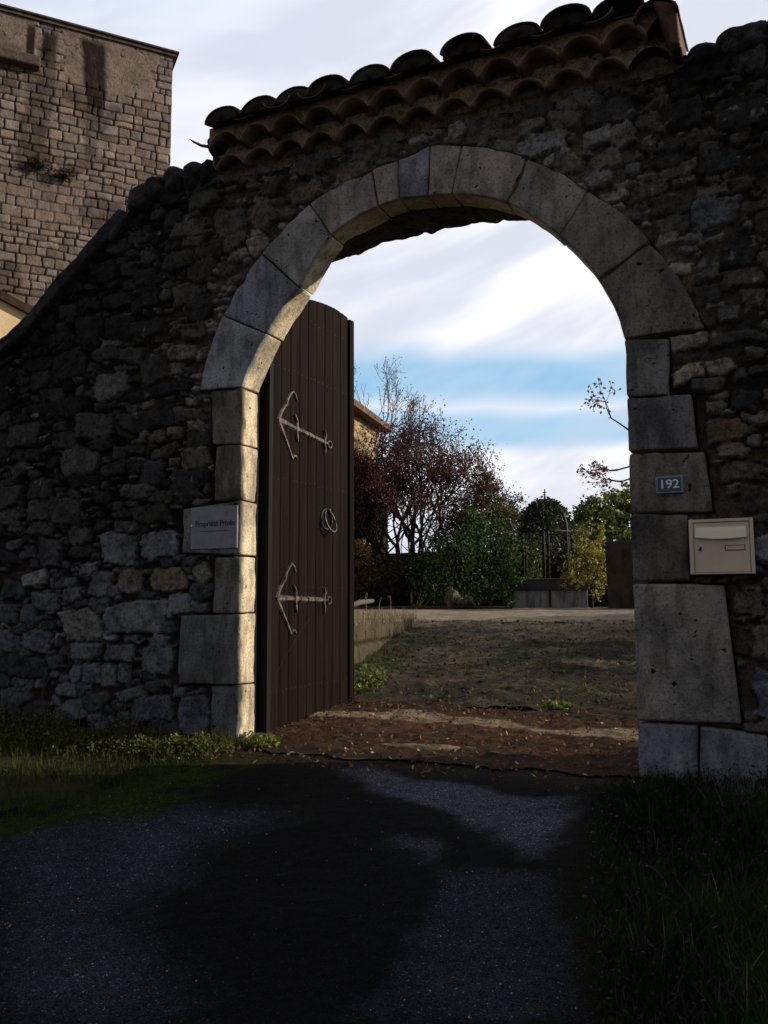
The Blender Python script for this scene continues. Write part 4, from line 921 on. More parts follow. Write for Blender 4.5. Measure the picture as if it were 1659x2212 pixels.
# pale low wall between, behind the basin
a1 = dp(1130, 1290, 24); a2 = dp(1420, 1290, 22)
lumpywall('garden_wall', (a1[0], a1[1]), (a2[0], a2[1]), .9, 1.214+(1303-1190)/F*23, .3, (.03, .028, .026), 'dark garden wall under the trees behind the stone basin', 'wall', 38)
# kerb of earth along the court
a1 = dp(700, 1300, 18.2); a2 = dp(1100, 1305, 17.2)
lumpywall('earth_kerb', (a1[0], a1[1]), (a2[0], a2[1]), .95, 1.15, .5, (.07, .045, .028), 'low reddish earth kerb along the far side of the courtyard', 'kerb', 42)

# basin with iron dome
bo = dp(1182, 1290, 20); by = zg(bo[0], bo[1])
well = empty('well_basin', (bo[0], bo[1], by-.02), 'grey concrete well basin with a dark rim under an ivy covered iron dome', 'well')
bw, bd, bh = 1.72, 1.5, .58
ca, sa = math.cos(YAW*.75), math.sin(YAW*.75)
def wf(V): V = np.asarray(V, float); return np.stack([bo[0]+V[:, 0]*ca-V[:, 1]*sa, bo[1]+V[:, 0]*sa+V[:, 1]*ca, by+V[:, 2]], -1)
m = MB(); hw = bw/2
m.box(-hw+.03, -.02, -bd/2, bd/2, 0, .44); o = m.build('basin_panel', CONC, well, xf=wf); bevel(o, .01)
m = MB(); m.box(.02, hw-.03, -bd/2, bd/2, 0, .44); o = m.build('basin_panel', CONC, well, xf=wf); bevel(o, .01)
m = MB(); m.box(-.021, .021, -bd/2-.03, bd/2, 0, .44); m.build('buttress', BARK, well, xf=wf)
DARKRIM = mat('dark_rim', (.07, .062, .068), rough=.8, layers=[(8, .3, .6, (.6, .6, .6))])
m = MB(); m.box(-hw-.02, hw+.02, -bd/2-.05, -bd/2+.18, .442, .70); m.box(-hw-.02, hw+.02, bd/2-.18, bd/2+.05, .442, .70); m.box(-hw-.02, -hw+.2, -bd/2+.181, bd/2-.181, .442, .70); m.box(hw-.2, hw+.02, -bd/2+.181, bd/2-.181, .442, .70)
o = m.build('rim', DARKRIM, well, xf=wf); bevel(o, .015)
m = MB(); m.box(-hw-.35, hw+.6, -bd/2-.30, bd/2+.2, -.06, .05); o = m.build('plinth', DARKRIM, well, xf=wf); bevel(o, .02)
dome = empty('dome_frame', (0, 0, 0), None, None); dome.parent = well; dome.location = (0, 0, .7)
zr = .70; pr = .58; apex = (1303-1082)/F*20+1.214-by; spring = apex-.75
for k in range(6):
    a = 2*PI*k/6+.35; m = MB(); pts = [(pr*math.cos(a), pr*math.sin(a), zr)]; pts.append((pr*math.cos(a), pr*math.sin(a), spring))
    for t_ in np.linspace(0, PI/2, 9)[1:]: pts.append((pr*math.cos(a)*math.cos(t_)**1.0, pr*math.sin(a)*math.cos(t_)**1.0, spring+.72*math.sin(t_)**.9))
    m.tube(pts, .036, 6); m.build('post', DARKIRON, dome, smooth=True, xf=wf)
m = MB(); m.tube([(pr*math.cos(a), pr*math.sin(a), spring) for a in np.linspace(0, 2*PI, 25)], .02, 5); m.build('ring_band', DARKIRON, dome, smooth=True, xf=wf)
m = MB(); m.tube([(0, 0, apex-.06), (0, 0, apex+.28)], [.03, .012], 6); m.tube([(-.05, 0, apex+.2), (.05, 0, apex+.2)], .01, 5); m.build('finial', DARKIRON, dome, smooth=True, xf=wf)
r = np.random.default_rng(8)
n = 3000; a = r.random(n)*2*PI; t_ = np.arccos(r.random(n)**.8*.98); rad = pr*(1+.10*r.normal(size=n)); low_t = r.random(n)
P = np.stack([rad*np.cos(a)*np.sin(t_), rad*np.sin(a)*np.sin(t_), spring+.74*np.cos(t_)*(1+.08*r.normal(size=n))], -1)
hang = r.random(n) < .35; P[hang, 2] -= r.random(hang.sum())*.8; kk = fbm(P[:, 0]*3, P[:, 1]*3, P[:, 2]*3, 77, 2) > -.12; P = P[kk | (P[:, 2] > spring+.45)]
o = foliage('climbing_ivy', wf(P), .095, leafcols(len(P), (.018, .03, .014), (.05, .07, .03), r, .05, (.13, .16, .06)), None, 9)
tag(o, 'dark ivy matted over the iron dome of the well', 'ivy')

# shrubs and trees
def shrub(name, label, cat, blobs, n, size, ca_, cb_, seed, bright=.06, bc=(.25, .3, .08), group=None, trunk=None, barkm=None, asp=.6):
    r = np.random.default_rng(seed); b0 = blobs[0]; zb = zg(b0[0], b0[1]); rt = empty(name, (b0[0], b0[1], zb), label, cat, group)
    P, k = crown_pts(n, blobs, r); P[:, 2] = np.maximum(P[:, 2], zb+.02); kc = r.random(k.max()+1)[k][:, None]
    c = leafcols(n, ca_, cb_, r, bright, bc)*(.6+.8*kc); foliage('foliage', P, size*(.7+.6*r.random(n)), c, rt, seed, asp=asp)
    sg, _ = tree_skel((b0[0], b0[1], zb-.05), (0, .05, 1), (b0[2]-zb)*.30+.15, trunk or .05, 4, r, .55, .75, .15)
    segmesh(sg, 'trunk', barkm or BARK, rt); return rt
def P3d(px, py, D): return dp(px, py, D)
def bl(px, py, D, rx, rz, ry=None):   # blob by photo position, pixel radii
    c = dp(px, py, D); return (c[0], c[1], c[2], rx*D/F, (ry or rx)*D/F, rz*D/F)
# red leaved multi-stem tree
r = np.random.default_rng(21); tb = dp(888, 1240, 21.3); rt = empty('red_leaved_tree', (tb[0], tb[1], zg(tb[0], tb[1])), 'nearly bare multi-stemmed tree with small dark red leaves behind the low wall', 'tree')
segs, tips = [], []
right = RT; fw = np.array([_f[0], _f[1], 0])
for (lx, ln, rd) in ((-.62, 1.5, .065), (-.36, 1.6, .075), (-.08, 1.65, .08), (.12, 1.8, .085), (.42, 1.8, .07), (.6, 1.6, .06), (.75, 1.2, .045), (-1.3, 1.3, .05), (-1.0, 1.3, .05), (-.8, 1.6, .05), (-1.1, 1.5, .05), (.5, 2.0, .05), (-.2, 1.7, .05), (.3, 2.0, .055), (-.45, 1.6, .05), (.25, 2.0, .045), (0, 1.9, .05)):
    d = np.array([0, 0, 1.])+right*lx*.92+fw*r.normal()*.25; b = tb+right*(lx*.28)+np.array([0, 0, zg(tb[0], tb[1])-tb[2]])
    tree_skel(b, d, ln, rd, 5, r, .50, .68, .12, (2, 4), .13, segs, tips)
cc0 = dp(918, 1040, 21.3); env = lambda P_: np.sum(((np.atleast_2d(P_)-cc0)/np.array([1.85, 1.9, 1.95]))**2, 1) < 1+.25*r.normal()
segs = [q for q in segs if q[1][0] > .022 or env(q[0][-1])[0]]
tips = [q for q in tips if np.sum(((q-cc0)/np.array([1.85, 1.9, 1.95]))**2) < 1.1]
segmesh(segs, 'trunk', BARK, rt, mn=.0075)
tips = np.array(tips); ok = tips[:, 2] > 2.9+.5*r.random(len(tips)); tips = tips[ok]; NR = 34000; k = r.integers(0, len(tips), NR); P = tips[k]+r.normal(size=(NR, 3))*.13; P = P[fbm(P[:, 0]*2.2, P[:, 1]*2.2, P[:, 2]*2.2, 5, 3) > -.22]; NR = len(P)
foliage('crown', P, .052*(.6+.9*r.random(NR)), leafcols(NR, (.042, .017, .020), (.11, .040, .042), r, .12, (.24, .10, .09)), rt, 22)
def baretree(name, label, base, h, rad, seed, spread, nleaf, lsize, la, lb_, bark, group=None, depth=5, dirn=(0, 0, 1), mn=.005, bright=.05, cat='tree', minz=0, up=.12, wig=.12):
    r = np.random.default_rng(seed); rt = empty(name, tuple(base), label, cat, group); sg, tp = tree_skel(base, dirn, h*.42, rad, depth, r, spread, .70, up, (2, 3), wig)
    segmesh(sg, 'trunk', bark, rt, mn=mn); tp = np.array(tp); tp = tp[tp[:, 2] > minz]
    if nleaf: k = r.integers(0, len(tp), nleaf); P = tp[k]+r.normal(size=(nleaf, 3))*lsize*1.4; foliage('crown', P, lsize*(.6+.8*r.random(nleaf)), leafcols(nleaf, la, lb_, r, bright), rt, seed+1)
    return rt
b = dp(752, 1290, 31); baretree('birch_tree', 'tall thin bare tree with fine twigs above the house roof at far left', (b[0], b[1], .9), 8.6, .12, 60, .42, 900, .06, (.1, .08, .06), (.16, .13, .08), PALEBARK, depth=6, mn=.008, up=.25)
b = dp(842, 1290, 25); baretree('thin_sapling', 'single thin sapling poking above the red tree crown', (b[0], b[1], .95), 5.9, .04, 66, .34, 120, .06, (.1, .05, .05), (.16, .08, .06), BARK, depth=3, mn=.008, up=.35, wig=.09)
# brown-green conifer shrubs and evergreens, left to right
shrub('brown_shrub', 'tall brownish green shrub between the red tree and the evergreens', 'shrub', [bl(1035, 1110, 20.8, 46, 55), bl(1000, 1155, 20.6, 50, 40), bl(1062, 1075, 21, 22, 48), bl(1085, 1140, 20.8, 35, 50), bl(1040, 1050, 21, 14, 40)], 15000, .055, (.035, .026, .012), (.11, .085, .03), 70, .08, (.26, .24, .06))
shrub('evergreen_shrub', 'wide glossy dark green shrub on the ground left of the well basin', 'shrub', [bl(985, 1215, 19.2, 70, 52), bl(1045, 1185, 19.4, 60, 65), bl(1085, 1235, 19.2, 38, 60), bl(930, 1245, 19.4, 48, 40), bl(1000, 1265, 18.9, 80, 38), bl(900, 1225, 19.6, 26, 24), bl(952, 1188, 19.5, 20, 26), bl(1018, 1135, 19.8, 24, 36), bl(1060, 1125, 19.8, 18, 30)], 21000, .06, (.012, .034, .009), (.045, .10, .022), 72, .05, (.16, .24, .09))
shrub('cypress_tree', 'pointed green evergreen just left of the ivy dome', 'tree', [bl(1108, 1145, 22, 30, 72), bl(1092, 1110, 22.3, 18, 55), bl(1130, 1125, 22.2, 18, 50), bl(1105, 1230, 22, 50, 60), bl(1150, 1180, 22.2, 26, 60)], 14000, .06, (.022, .045, .014), (.08, .125, .035), 74, .06, (.2, .24, .08))
shrub('leafy_tree', 'sunlit leafy green tree behind the wall at the right edge of the archway', 'tree', [bl(1300, 1120, 25, 52, 40), bl(1345, 1090, 25, 32, 34), bl(1262, 1125, 25.3, 30, 38), bl(1235, 1150, 25.5, 32, 32), bl(1320, 1160, 25, 62, 32), bl(1400, 1110, 25, 45, 45)], 8500, .125, (.04, .065, .02), (.16, .21, .05), 76, .14, (.4, .42, .14), trunk=.12)
shrub('broad_bush', 'dark green bush seen through the ivy dome', 'shrub', [bl(1180, 1160, 24, 40, 40), bl(1220, 1175, 23.5, 46, 36), bl(1150, 1185, 24, 34, 36), bl(1200, 1130, 24.2, 24, 30), bl(1250, 1180, 24, 34, 36)], 7000, .08, (.015, .03, .015), (.04, .06, .03), 78, .04)
shrub('yellow_shrub', 'tall yellowish shrub standing right of the well basin', 'shrub', [bl(1275, 1165, 18.6, 24, 32), bl(1262, 1215, 18.4, 34, 44), bl(1290, 1235, 18.4, 26, 50), bl(1240, 1240, 18.3, 26, 30), bl(1300, 1140, 18.6, 10, 26), bl(1225, 1255, 18.3, 18, 16)], 5600, .05, (.08, .07, .02), (.34, .30, .07), 80, .2, (.6, .56, .16))
shrub('brown_bush', 'low dark brown bush at the foot of the terrace wall below the red tree', 'shrub', [bl(800, 1250, 19.5, 40, 38), bl(850, 1240, 19.8, 40, 30), bl(775, 1200, 19.5, 22, 30)], 5200, .06, (.04, .025, .012), (.10, .07, .025), 82, .07, (.2, .13, .04))
# bare tree whose twigs reach in past the right pier
b = np.array([3.35, 8.1, zg(3.35, 8.1)]); r = np.random.default_rng(33)
rt = empty('overhanging_tree', tuple(b), 'bare branch with a few dangling dead leaves reaching in from behind the right pier', 'tree')
segs, tips = [], []
segs.append(([b+np.array([0, 0, q_]) for q_ in (-.1, .7, 1.4, 2.15)], np.array([.12, .10, .09, .075])))
tree_skel(b+np.array([0, 0, 2.1]), (1.4, .3, 1), 1.2, .06, 3, r, .25, .7, .1, (2, 3), .08, segs, tips)
for (px, py, D, rr_) in ((1352, 905, 13.4, .03), (1320, 985, 13.2, .018), (1330, 1010, 13.6, .016)):
    p1 = dp(px+14, py+30, D); p0 = b+np.array([.05, 0, 2.1]); mid = (p0+p1)/2+np.array([.1, 0, .3]); segs.append(([p0, mid, p1], np.array([.022, .017, .012])))
    d = -RT*.8+np.array([0, 0, .75 if py < 950 else -.05]); tree_skel(p1, d, .40 if py < 950 else .24, .016, 3, r, .45, .70, .05, (2, 3), .16, segs, tips)
segmesh(segs, 'trunk', BARK, rt, mn=.004)
P, _k = crown_pts(9000, [(5.0, 6.6, 2.0, .9, .9, .6), (5.8, 7.6, 2.5, 1.1, 1.0, .7), (5.4, 5.2, 1.9, .8, .7, .5), (6.4, 9.0, 3.0, 1.2, 1.0, .8)], r)
foliage('shade_foliage', P, .10*(.6+.8*r.random(9000)), leafcols(9000, (.02, .03, .01), (.06, .08, .02), r), rt, 35)  # unseen leaf mass added behind the right wall to shade the slope
tips = np.array(tips); k = r.integers(0, len(tips), 420); P = tips[k]+r.normal(size=(420, 3))*.05-np.array([0, 0, .04])
foliage('crown', P, .055*(.6+.8*r.random(420)), leafcols(420, (.05, .03, .02), (.12, .06, .035), r, .15, (.3, .1, .06)), rt, 34)

# retaining wall at left of the slope with dry grass on it
g0 = gpt(765, 1432); g1 = gpt(903, 1352)
rw = lumpywall('retaining_wall', (-.55, 2.75), (g1[0]-.05, g1[1]), .35, 1.0, .55, (.085, .072, .048), 'low weathered block wall with dry grass along the left of the gravel slope', 'wall', 46, mat_=TOWER, res=.022, joints=True)
def blades(name, P, h, lean, cols, width, seed, mat_=DRY, segs=2, kind='stuff', label=None, cat=None):
    r = np.random.default_rng(seed); n = len(P); h = np.broadcast_to(h, (n,)); a = r.random(n)*2*PI; dirs = np.stack([np.cos(a), np.sin(a), 0*a], -1); ln = r.random(n)*lean
    side = np.stack([-np.sin(a+r.normal(size=n)*.6), np.cos(a), 0*a], -1)*width/2*(.6+.8*r.random(n))[:, None]
    rows = []
    for s_ in range(segs+1):
        t_ = s_/segs; c = P+np.array([0, 0, 1])*(h*t_*(1-.25*ln*t_))[:, None]+dirs*(h*ln*t_**1.7)[:, None]; wv = side*(1-t_*.92); rows += [c-wv, c+wv]
    V = np.stack(rows, 1).reshape(-1, 3); m_ = 2*(segs+1); base = np.arange(n)*m_
    Fc = np.concatenate([np.stack([base+2*s_, base+2*s_+1, base+2*s_+3, base+2*s_+2], -1) for s_ in range(segs)])
    o = mk(name, V, Fc, mat_, None, cols=np.repeat(cols, m_, 0), smooth=False)
    if kind: o['kind'] = kind
    return tag(o, label, cat)
r = np.random.default_rng(90)
U_ = np.array([g1[0]+.55-.05, g1[1]-2.75]); Lw = np.linalg.norm(U_); U_ /= Lw; N_ = np.array([-U_[1], U_[0]])
n = 5200; s_ = r.random(n)*(Lw+.25); w_ = r.random(n)*1.9-.02; P = np.stack([-.55+U_[0]*s_+N_[0]*w_, 2.75+U_[1]*s_+N_[1]*w_, np.full(n, .97)], -1)
blades('dry_grass', P, .06+.14*r.random(n), .8, leafcols(n, (.22, .18, .12), (.42, .35, .24), r, .1, (.12, .14, .05)), .007, 91, label='dry straw coloured grass on top of the low block wall', cat='grass')
# earth bank held by the retaining wall
V = []; nb = 30
for i in range(nb):
    for j in range(12):
        s1 = i/(nb-1)*Lw; w1 = .35+j/11*2.2; V.append((-.55+U_[0]*s1+N_[0]*w1, 2.75+U_[1]*s1+N_[1]*w1, .965+.02*math.sin(i*1.3+j)))
o = mk('bank', V, grid_faces(nb, 12), GROUND, None, cols=(.11, .09, .06)); o['kind'] = 'structure'
# bright weeds at the foot of that wall
def weeds(name, label, c, rad, n, h, size, ca_, cb_, seed, cat='weeds', bc=(.3, .36, .08), bright=.1, stuff=False):
    r = np.random.default_rng(seed); a = r.random(n)*2*PI; q = np.sqrt(r.random(n)); x = c[0]+q*np.cos(a)*rad[0]; y = c[1]+q*np.sin(a)*rad[1]; z = H(x, y)+r.random(n)**1.3*h*(1-.6*q)
    P = np.stack([x, y, z+.01], -1); o = foliage(name, P, size*(.5+r.random(n)), leafcols(n, ca_, cb_, r, bright, bc), None, seed); tag(o, label, cat)
    return o
weeds('weed_clump', 'bright green weeds beside the open door edge on the gravel slope', (-.02, 2.2), (.17, .36), 560, .26, .042, (.045, .07, .015), (.13, .16, .04), 92)
weeds('weed_tuft', 'small yellow green tuft growing in the middle of the gravel slope', gpt(1195, 1530), (.17, .10), 420, .06, .03, (.06, .08, .02), (.16, .18, .04), 93)
# standing dry stalks, log and stones by the kerb
lg0, lg1 = dp(748, 1312, 16.2), dp(805, 1298, 17.2)
m = MB(); m.tube([lg0, (lg0+lg1)/2+np.array([0, 0, .03]), lg1], [.05, .055, .04], 8); o = m.build('log', PALEBARK, None, smooth=True, col=None); tag(o, 'pale fallen log on the ground behind the low block wall', 'log')
for k, (px, py, D, h_) in enumerate(((790, 1300, 16, .32), (817, 1302, 16.5, .24), (842, 1300, 17, .28), (935, 1300, 18, .18))):
    p = dp(px, py+6, D); r = np.random.default_rng(200+k); sg, tp = tree_skel((p[0], p[1], zg(p[0], p[1])), (0, 0, 1), h_*.7, .012, 2, r, .35, .5, .3, (1, 2), .1); o = segmesh(sg, 'dry_stalk', PALEBARK, None, mn=.006)
    tag(o, ['tall dead stalk, first from the door along the far kerb', 'dead stalk standing second from the door along the kerb', 'thin dead stalk standing third from the door along the kerb', 'short dead stalk left of the rock pile'][k], 'stalk', 'dead stalks along the kerb')
for k, (px, py, D, s_) in enumerate(((977, 1292, 17.6, (.14, .14, .20)), (998, 1300, 17.4, (.11, .1, .09)), (1012, 1296, 17.5, (.09, .09, .14)))):
    p = dp(px, py+2, D); o = rock('rock', p, s_, .2*k, (.14, .125, .10), None, 230+k, amp=.75, power=1.7)
    tag(o, ['tallest pale pointed rock of the pile on the kerb', 'low flat rock lying between two taller ones on the kerb', 'small upright rock at the right end of the pile'][k], 'rock', 'rocks piled on the kerb')

# ================================================================== TOWER AND CREAM BUILDING AT LEFT
TC = dp(373, 125, 25); td = np.array([math.sin(math.radians(40.5)), math.cos(math.radians(40.5)), 0]); TW, zt0 = 12.0, 5.0
O = TC-td*TW; O[2] = zt0; th_ = TC[2]-zt0
tower = empty('stone_tower', (TC[0]-td[0]*6, TC[1]-td[1]*6, 0.9), 'tall square tower of coursed brown stone with black water stains under its flat top', 'tower')
def tw_extra(A, B, out, c):
    a = TW-A   # metres left of the right corner
    ht = th_-B
    # smooth rendered zone near the top
    rend = sstep(fbm(a*.9, ht*.9, None, 301, 4)*1.9+1.35-ht*.85-np.abs(a-1.6)*.35, 0, .25)*sstep(a+.3*fbm(a*0, ht*1.5, None, 303, 2), .45, .55)
    rend = np.maximum(rend, sstep(.9-np.abs(a-3.1)/1.0, 0, .2)*sstep(.8-np.abs(ht-4.9)/1.0, 0, .2)*.35)
    out = out*(1-rend)+(.035+.012*fbm(A*3, B*3, None, 305, 4))*rend
    cr = sstep(np.abs(fbm(A*1.7, B*1.7, None, 307, 3)), .02, .0)*rend; out = out-.02*cr
    base = np.array([.195, .158, .14])*(1+.2*fbm(A*2, B*2, None, 309, 4))[..., None]; c = c*(1-rend)[..., None]+base*rend[..., None]; c = c*(1-.75*cr)[..., None]
    def streak(a0, wd, l0, l1, k):
        e_ = wd*(1+.35*fbm(B*1.1, A*0+a0, None, 311, 3)); return k*sstep(1-np.abs(a-a0+.1*fbm(B*.8, A*0+a0, None, 313, 2))/e_, 0, .45)*sstep(ht-l0, 0, .3)*sstep(l1-ht, 0, 1.2)*(.8+.2*fbm(A*9, B*1.5, None, 315, 3))
    s_ = np.maximum.reduce([streak(2.14, .36, .0, 3.0, 1.0), streak(3.35, .26, .05, 2.0, .9), streak(3.85, .12, .0, 2.2, .9), streak(3.5, .45, 1.2, 3.8, .6), streak(2.2, .22, 2.2, 4.4, .55), streak(3.6, .6, 2.6, 5.0, .6)])
    s_ = np.maximum(s_, .45*sstep(fbm(A*.7, B*.9, None, 317, 4), .15, .5))
    s_ = np.clip(s_*1.25, 0, .97)
    return out, c*(1-s_)[..., None]+np.array([.016, .011, .009])*s_[..., None]
masonry_plane('wall', O, td, TW, th_, 520, 520, .235, .37, (.215, .176, .162), (.022, .017, .015), .035, tower, TOWER, 950, extra=tw_extra)
nb_ = np.array([-td[1], td[0], 0])  # into the tower (away from viewer)
Pn = np.cross(td, np.array([0, 0, 1.]))
inw = -Pn
m = MB(); q = [TC+inw*.05-td*TW, TC+inw*.05, TC+inw*9, TC+inw*9-td*TW]
m.add([(*p[:2], z) for z in (zt0-4, TC[2]-.01) for p in q], [(0, 1, 5, 4), (1, 2, 6, 5), (2, 3, 7, 6), (3, 0, 4, 7), (4, 5, 6, 7)]); m.build('side_wall', TOWER, tower, col=(.25, .2, .15))
m = MB(); e_ = .10; q = [TC-inw*e_-td*(TW+.1), TC-inw*e_+td*e_, TC+inw*9.1+td*e_, TC+inw*9.1-td*(TW+.1)]
m.add([(*p[:2], z) for z in (TC[2]-.002, TC[2]+.09) for p in q], [(0, 3, 2, 1), (0, 1, 5, 4), (1, 2, 6, 5), (2, 3, 7, 6), (3, 0, 4, 7), (4, 5, 6, 7)]); m.build('parapet_capping', TILE, tower, col=(.10, .075, .065))
m = MB(); e_ = .16; q = [TC-inw*e_-td*(TW+.1), TC-inw*e_+td*e_, TC+inw*9.1+td*e_, TC+inw*9.1-td*(TW+.1)]
m.add([(*p[:2], z) for z in (TC[2]+.092, TC[2]+.14) for p in q], [(0, 3, 2, 1), (0, 1, 5, 4), (1, 2, 6, 5), (2, 3, 7, 6), (3, 0, 4, 7), (4, 5, 6, 7)]); m.build('parapet_capping', TILE, tower, col=(.08, .06, .055))
def ont(a, ht, out=0.): return TC-td*a-inw*out-np.array([0, 0, ht])
m = MB(); p = [ont(6.5, 1.45, 0), ont(3.55, 1.45, 0), ont(3.55, 1.45, .32), ont(6.5, 1.45, .32)]
m.add(p+[x+np.array([0, 0, .3]) for x in p], [(0, 3, 2, 1), (0, 1, 5, 4), (1, 2, 6, 5), (2, 3, 7, 6), (3, 0, 4, 7), (4, 5, 6, 7)]); o = m.build('corbel_ledge', TOWER, tower, col=(.10, .08, .07)); bevel(o, .05, 3)
for k, (a0, h0) in enumerate(((3.5, 3.95), (2.85, 4.1))):
    r = np.random.default_rng(350+k); n = 260; P = ont(a0, h0+.15, .10)+r.normal(size=(n, 3))*np.array([.16, .10, .08]); wpn = empty('wall_plant', tuple(ont(a0, h0, .05)), None, None); sg, tp = tree_skel(ont(a0, h0+.25, 0), -inw+np.array([0, 0, .6]), .22, .012, 2, r, .6, .7, .1, (3, 4), .1); segmesh(sg, 'stem', BARK, wpn, mn=.008)
    foliage('foliage', P, .09*(.5+r.random(n)), leafcols(n, (.02, .024, .008), (.05, .055, .02), r, .1, (.1, .1, .04)), wpn, 351+k); o = wpn
    tag(o, ['small tuft of plants rooted in the tower face, the left one', 'small tuft of plants rooted in the tower face, the right one'][k], 'plant', 'plants rooted in the tower')
# cream building in front of the tower foot
cD = 17.0; k0 = dp(95, 700, cD); cdv = td; cream = empty('cream_building', (k0[0], k0[1], 1.0), 'cream rendered house corner showing below the tower at the left edge', 'building')
cN = Pn
slope_dn = -.62
m = MB(); L1 = 7.0; A0 = k0+cdv*.6; z_at = lambda s: k0[2]+.42*(s)   # eave climbs away from corner
pts = [A0-cdv*s for s in (0, L1)]
zz = [k0[2]-.25, k0[2]+.40*L1]
m.add([(*pts[0][:2], .5), (*pts[1][:2], .5), (*pts[1][:2], zz[1]), (*pts[0][:2], zz[0])]+[(*(p-cN*4)[:2], z) for p, z in ((pts[0], .5), (pts[1], .5), (pts[1], zz[1]), (pts[0], zz[0]))],
      [(0, 3, 2, 1), (4, 5, 6, 7), (0, 4, 7, 3), (1, 2, 6, 5), (3, 7, 6, 2), (0, 1, 5, 4)]); m.build('wall', PLASTER, cream)
m = MB(); q0, q1 = A0+cdv*.2, A0-cdv*L1
def pz(p, off, z): q = p+cN*off; return (q[0], q[1], z)
m.add([pz(q0, .12, zz[0]-.08), pz(q1, .12, zz[1]-.08+.08), pz(q1, -4, zz[1]), pz(q0, -4, zz[0]-.08), pz(q0, .12, zz[0]+.08), pz(q1, .12, zz[1]+.16), pz(q1, -4, zz[1]+.16), pz(q0, -4, zz[0]+.08)],
      [(0, 3, 2, 1), (0, 1, 5, 4), (1, 2, 6, 5), (2, 3, 7, 6), (3, 0, 4, 7), (4, 5, 6, 7)]); m.build('roof_edge', TILE, cream, col=(.06, .035, .02))

# ================================================================== FOREGROUND GRASS AND WEEDS
r = np.random.default_rng(120)
n = 90000; y = -4.6*r.random(n)**.85+.05; x = rightb(y)-.02+.16*fbm(y*3, y*0, None, 142, 3)+(5.6-rightb(y))*r.random(n)**1.0-np.where(r.random(n) < .05, r.exponential(.07, n)+.0, 0)
ok = (y < -.03-.0*x) ; x, y = x[ok], y[ok]; ok = fbm(x*3, y*3, None, 141, 3)+.9 > r.random(len(x)); x, y = x[ok], y[ok]
lump = fbm(x*2.2, y*2.2, None, 143, 3); dist = np.clip(x-rightb(y)+.15, 0, 1)
mound = .10*sstep(dist, 0, .8)
P = np.stack([x, y, H(x, y)-.03+mound*.6], -1); hgt = ((.05+.17*r.random(len(x))**1.6)*(.6+.6*lump)+.02)*(.35+.65*sstep(dist, 0, .45))
gc = leafcols(len(x), (.009, .024, .006), (.034, .070, .018), r, .018, (.16, .16, .09)); gc = gc*(.55+.45*sstep(fbm(x*2, y*2, None, 144, 3), -.3, .4))[:, None]
blades('grass_verge', P, np.maximum(hgt, .03), 1.1, gc, .0065, 121, mat_=DRY, segs=3, label='dark green overgrown grass verge in front of the right wall', cat='grass')
# low broad leaves mixed in
n = 9000; y = -4.4*r.random(n)**.9; x = rightb(y)+(5.2-rightb(y))*r.random(n)
P = np.stack([x, y, H(x, y)+.02+.10*sstep(x-rightb(y), 0, .8)*.6+.07*r.random(n)], -1); o = foliage('ground_cover', P, .016*(.5+r.random(n)), leafcols(n, (.008, .016, .005), (.020, .034, .011), r, .008, (.08, .1, .04)), None, 122, flat=.6)
tag(o, 'small dark leaves matted through the right verge', 'ground cover', kind='stuff')
# left verge
n = 30000; y = -3.6*r.random(n)**1.1-.03; lb = leftb(y); x = lb+.05-(lb+4.2)*r.random(n)**1.3
ok = (fbm(x*3, y*3, None, 151, 3)+.75 > r.random(n)); x, y = x[ok], y[ok]; wallside = np.exp(y/.35)
P = np.stack([x, y, H(x, y)-.02], -1); hgt = (.03+.08*r.random(len(x)))*(.6+1.5*wallside)
gc = leafcols(len(x), (.022, .036, .006), (.065, .085, .012), r, .02, (.15, .15, .06)); yb2 = (wallside > .45); gc[yb2] = gc[yb2]*np.array([2.2, 1.7, 1.6])
blades('grass_verge', P, hgt, 1.0, gc, .006, 152, segs=2, label='low mossy grass verge along the foot of the left wall', cat='grass')
n = 12000; x = r.normal(size=n); x = -2.9+r.random(n)*2.95; y = -.05-np.abs(r.normal(size=n))*.16; P = np.stack([x, y, H(x, y)+.005+.17*r.random(n)**1.8*(.35+.9*sstep(fbm(x*3, y*3, None, 153, 2), -.3, .4))], -1)
o = foliage('ground_cover', P, .026*(.5+r.random(n)), leafcols(n, (.035, .045, .011), (.12, .125, .03), r, .07, (.24, .24, .09)), None, 154, flat=.3); tag(o, 'small leafy weeds at the base of the left wall', 'ground cover', kind='stuff')
weeds('weed_clump', 'small sunlit green weed clump at the foot of the left jamb', (.12, .03), (.20, .10), 500, .10, .028, (.07, .10, .02), (.2, .22, .06), 94)
# tall dead stems against the left wall
stems = [(232, 1585, .42), (213, 1560, .33), (118, 1600, .36), (265, 1570, .45), (292, 1590, .38), (305, 1575, .3), (345, 1600, .2), (180, 1590, .3)]
for k, (px, py, h_) in enumerate(stems):
    p = wp(px, py, -.12); x = p[0]; r = np.random.default_rng(400+k); sg, tp = tree_skel((x, -.12-.04*(k % 3), zg(x, -.12)-.02), (.05*(-1)**k, -.05, 1), h_*.8, .005, 2, r, .45, .55, .3, (1, 3), .10)
    o = segmesh(sg, 'dead_stem', PALEBARK, None, mn=.0022)
    tag(o, ['tallest', 'forked', 'leftmost', 'upright', 'bent', 'slender', 'shortest rightmost', 'leaning'][k]+' dry weed stem against the left wall'+['', ' near the two pale blocks', ' by the dark corner', ' below the round stone', ' beside the wide slab', ' left of the wide slab', ' by the jamb', ' among the grass'][k], 'weed stem', 'dry weed stems along the left wall')
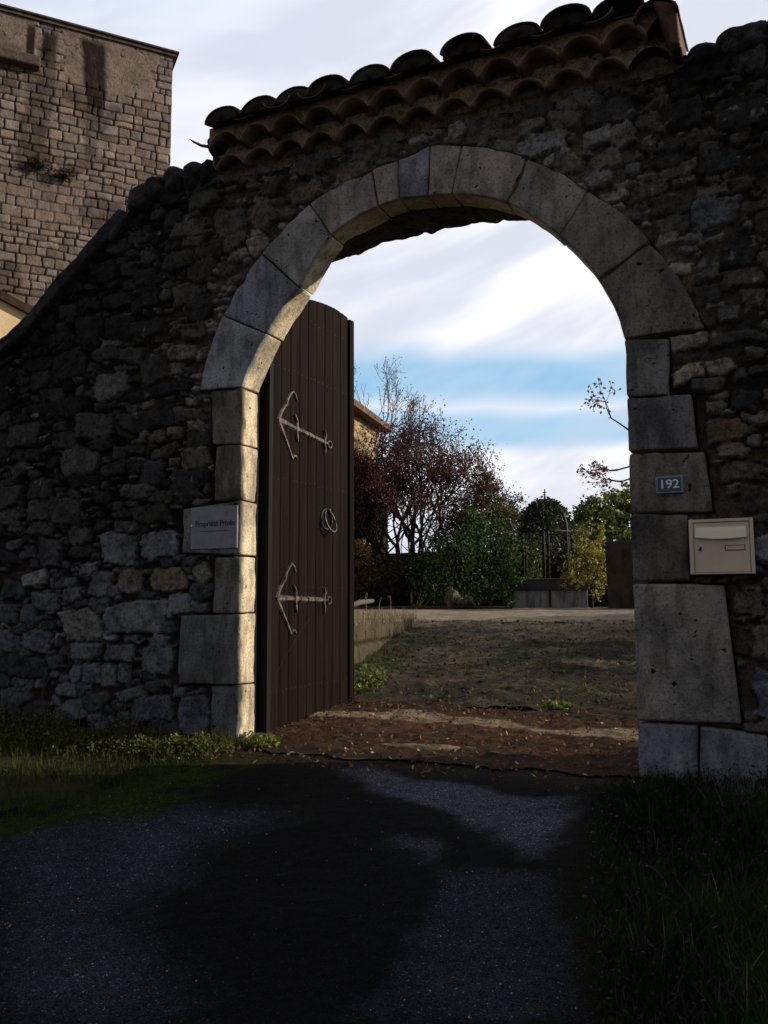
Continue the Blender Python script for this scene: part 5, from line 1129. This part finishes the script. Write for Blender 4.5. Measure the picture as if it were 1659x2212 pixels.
# fallen leaves and grit
n = 1500; x = -.1+3.0*r.random(n); y = -.45+1.9*r.random(n); P = np.stack([x, y, H(x, y)+.03], -1)
o = foliage('fallen_leaves', P, .028*(.5+r.random(n)), leafcols(n, (.07, .035, .02), (.16, .09, .05), r, .08, (.38, .3, .22)), None, 160, mat_=DRY, flat=1.5); tag(o, 'dead leaves scattered over the threshold', 'leaves', kind='stuff')
n = 7000; x = -1.6+6.0*r.random(n); y = 1.3+5.9*r.random(n)**1.3; ok = fbm(x*1.3, y*1.3, None, 171, 3)+.45 > r.random(n); x, y = x[ok], y[ok]; n = len(x); P = np.stack([x, y, H(x, y)+.03+.02*r.random(n)], -1)
o = foliage('leaf_litter', P, .034*(.4+r.random(n)), leafcols(n, (.04, .035, .015), (.12, .09, .045), r, .08, (.09, .13, .03)), None, 162, mat_=DRY, flat=1.2); tag(o, 'brown and green leaf litter over the slope beyond the gate', 'leaves', kind='stuff')
n = 1600; x = -1.0+4.2*r.random(n); y = -3.2+3.0*r.random(n); ok = (x > leftb(y)) & (x < rightb(y)) & (poly_in(x, y, patchB) | poly_in(x, y, patchC) | (r.random(n) < .15)); x, y = x[ok], y[ok]; P = np.stack([x, y, H(x, y)+.012], -1)
o = foliage('grit', P, .007*(.4+r.random(len(x))), leafcols(len(x), (.12, .12, .15), (.35, .35, .42), r), None, 161, flat=1.0, asp=.9); tag(o, 'pale grit and leaf scraps scattered on the asphalt', 'grit', kind='stuff')
n = 2600; x = -2.2+6.5*r.random(n); y = 1.3+6*r.random(n)
V = []; Fs = []
for i in range(n):
    s_ = .006+.016*r.random()**3; b = np.array([x[i], y[i], zg(x[i], y[i])+.02]); o_ = r.normal(size=(6, 3))*.25
    oc = np.array([(1, 0, 0), (-1, 0, 0), (0, 1, 0), (0, -1, 0), (0, 0, .6), (0, 0, -.6)])+o_; k = len(V); V += list(b+oc*s_)
    Fs += [(k, k+2, k+4), (k+2, k+1, k+4), (k+1, k+3, k+4), (k+3, k, k+4), (k+2, k, k+5), (k+1, k+2, k+5), (k+3, k+1, k+5), (k, k+3, k+5)]
V = np.array(V); o = mk('pebbles', V, np.array(Fs), GRAVEL, None, cols=np.repeat(leafcols(n, (.05, .045, .038), (.15, .13, .10), r), 6, 0), smooth=False); tag(o, 'loose pebbles strewn over the gravel slope', 'pebbles', kind='stuff')
